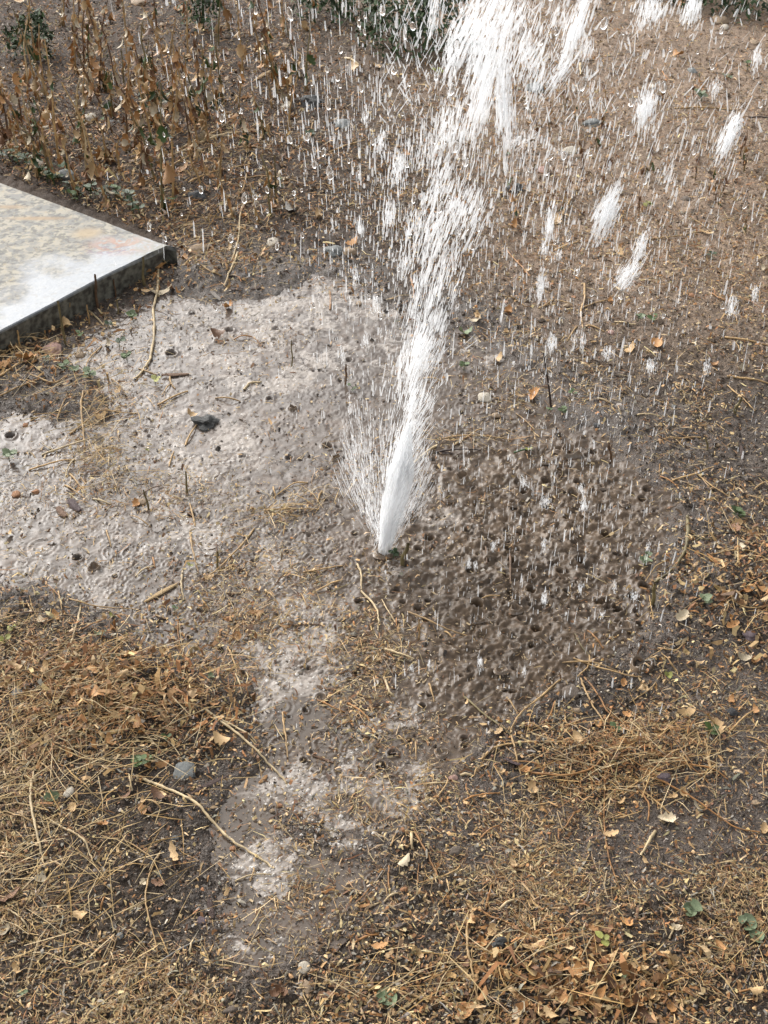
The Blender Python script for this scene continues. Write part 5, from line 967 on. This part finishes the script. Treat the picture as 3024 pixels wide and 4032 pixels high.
# ---------------------------------------------------------------- labels by where each thing is
PL = [(300,300,'among the tall weeds, far left'),(750,350,'among the tall weeds behind the slab'),(1250,250,'on the litter right of the tall weeds'),(1250,700,'on the litter beyond the puddle'),(700,700,'in pale straw behind the slab corner'),(120,620,'in weeds along the slab back edge'),
      (850,1050,'by the slab corner'),(350,1280,'against the slab front edge'),(130,1480,'in the straw heap below the slab'),(450,1450,'in froth below the slab edge'),(420,1750,'on the grass clump left of the dark rock'),(1000,1230,'at the puddle far shore'),(900,1500,'in the puddle beyond the dark rock'),
      (1300,1450,'in the puddle behind left of the jet'),(750,1700,'beside the dark rock in the puddle'),(80,1900,'at the puddle left end'),(300,2050,'near two bark pieces in the puddle'),(700,2050,'in the shallow puddle before the dark rock'),(1180,1990,'on the straw clump left of the spout'),(1100,2250,'in the puddle left of the spout'),
      (200,2250,'on the left shore near the big crater'),(650,2350,'by the pale splinter in the puddle'),(150,2600,'in the straw at the left margin'),(500,2750,'on the orange leaf heap'),(800,2850,'on the right flank of the orange heap'),(1000,2500,'on the froth above the orange heap'),(1500,2280,'just before the spout'),
      (1450,2600,'on the litter ridge before the spout'),(1200,2800,'in the brown water left of the ridge'),(1650,2500,'in the mud right of the ridge'),(1900,2100,'in the churned mud right of the spout'),(2250,1950,'in the churned mud far right of spout'),(2300,2350,'in the churned mud with deep craters'),(1950,2650,'on the mud before the craters'),
      (1750,1700,'on the mud behind right of spout'),(2050,1400,'on the wet soil behind the jet'),(2250,1150,'near the forked twig behind the jet'),(2450,1650,'by the pale froth patch on the right'),(2850,1500,'on the bare soil at right'),(2850,1150,'on the dry earth far right'),(2800,600,'on the dry tan earth, far right'),(2300,500,'on dry ground behind falling water'),
      (1800,600,'on the stony ground behind the jet'),(1900,950,'on the litter behind the jet'),(2700,100,'on the dry ground by the far bushes'),(2850,2050,'on the right margin litter'),(2700,2350,'in the orange litter at right'),(2950,2600,'on the soil right of the litter'),(2700,2850,'on wet mud at right margin'),(2350,2850,'in the straw tangle right of centre'),
      (2450,3050,'along the lower rim of the straw tangle'),(2050,3150,'on the smooth mud below the tangle'),(2600,3250,'on the smooth mud at lower right'),(1650,3150,'on the froth tongue below centre'),(1350,3250,'at the brown pool rim'),(1100,3450,'in the small lower pool'),(950,3750,'on the grey froth at the pool foot'),
      (750,3150,'on dark soil left of the pool'),(300,3150,'on the strewn soil below the orange heap'),(150,3500,'on strewn soil at the left margin'),(600,3450,'on the bare dark soil left of the pool'),(350,3850,'in the bottom left corner litter'),(750,3900,'on dark soil at the bottom edge'),(1250,3900,'beside the two pale stones at bottom'),
      (1650,3500,'on litter right of the lower pool'),(1750,3850,'on chip litter at the bottom edge'),(2200,3450,'on mud above the bottom leaf heap'),(2150,3800,'on the curled leaf heap at bottom'),(2600,3650,'by the mallow seedlings'),(2500,3900,'right of the bottom leaf heap'),(2900,3850,'in the bottom right corner litter')]
AIR = [(600,200,'in front of the tall weeds, high'),(500,700,'above the slab back edge'),(1000,300,'right of the tall weeds'),(1000,800,'above the pale straw'),(1350,300,'left of the jet top'),(1400,800,'left of the jet'),(1350,1300,'left of the jet above the puddle'),(1700,300,'beside the jet top'),(1750,1000,'beside the jet'),(2100,150,'at the jet crest'),
       (2200,500,'right of the jet crest'),(2600,200,'high up on the right'),(2850,500,'over the dry earth at right'),(2450,800,'well right of the jet'),(2100,900,'just right of the jet'),(2800,1100,'over bare soil at right'),(2150,1300,'over wet soil right of the jet'),(2550,1400,'over the pale froth patch'),(2100,1950,'low over churned mud'),(2300,2350,'just above the deep craters'),
       (1900,2250,'low right of the spout'),(2000,2650,'over mud before the craters'),(2550,2150,'over the churned mud right edge'),(800,1150,'above the slab corner'),(1600,2650,'over the litter ridge')]
from collections import defaultdict
buck = defaultdict(list)
for (o_, lab, cat, px_, py_, grp, mode) in THINGS:
    if mode == 'fixed': o_['label'] = lab; continue
    tab = AIR if mode == 'air' else PL
    j = min(range(len(tab)), key=lambda i: (tab[i][0] - px_) ** 2 + (tab[i][1] - py_) ** 2)
    full = lab.replace(' lying', '') + ' ' + tab[j][2] if len((lab + tab[j][2]).split()) > 11 else lab + ' ' + tab[j][2]
    if 'along the slab back edge' in lab: full = lab
    buck[full].append((o_, px_, py_, grp, tab[j][2]))
for full, L_ in buck.items():
    k = len(L_)
    if k == 2:
        a = sorted(L_, key=lambda t: t[2]); dx = abs(L_[0][1] - L_[1][1]); dy_ = abs(L_[0][2] - L_[1][2])
        if dx > dy_: a = sorted(L_, key=lambda t: t[1]); nm = ('left one', 'right one')
        else: nm = ('farther one', 'nearer one')
        for t, s in zip(a, nm): t[0]['label'] = full + ', ' + s
    elif k == 3:
        for t, s in zip(sorted(L_, key=lambda t: t[1]), ('leftmost', 'middle', 'rightmost')): t[0]['label'] = full + ', ' + s
    elif 3 < k < 13 or 'back edge' in full and k < 40:
        ORD = ['leftmost'] + [w + ' from left' for w in 'second third fourth fifth sixth seventh eighth ninth tenth eleventh twelfth thirteenth fourteenth fifteenth'.split()]
        RO = ['rightmost'] + [w + ' from right' for w in 'second third fourth fifth sixth seventh eighth ninth tenth eleventh twelfth thirteenth fourteenth fifteenth'.split()]
        for i, t in enumerate(sorted(L_, key=lambda t: t[1])): t[0]['label'] = full + ', ' + (ORD[i] if i < (k + 1) // 2 else RO[k - 1 - i])
    else:
        for t in L_: t[0]['label'] = full
    for t in L_:
        if k > 3: t[0]['group'] = (t[3] or 'things') + ' ' + t[4]
        elif t[3]: t[0]['group'] = t[3]
for t_ in THINGS:
    w_ = t_[0]['label'].split()
    while len(w_) > 15 and 'the' in w_: w_.remove('the')
    t_[0]['label'] = ' '.join(w_)
print('things', len(THINGS), 'objects', len(bpy.data.objects))
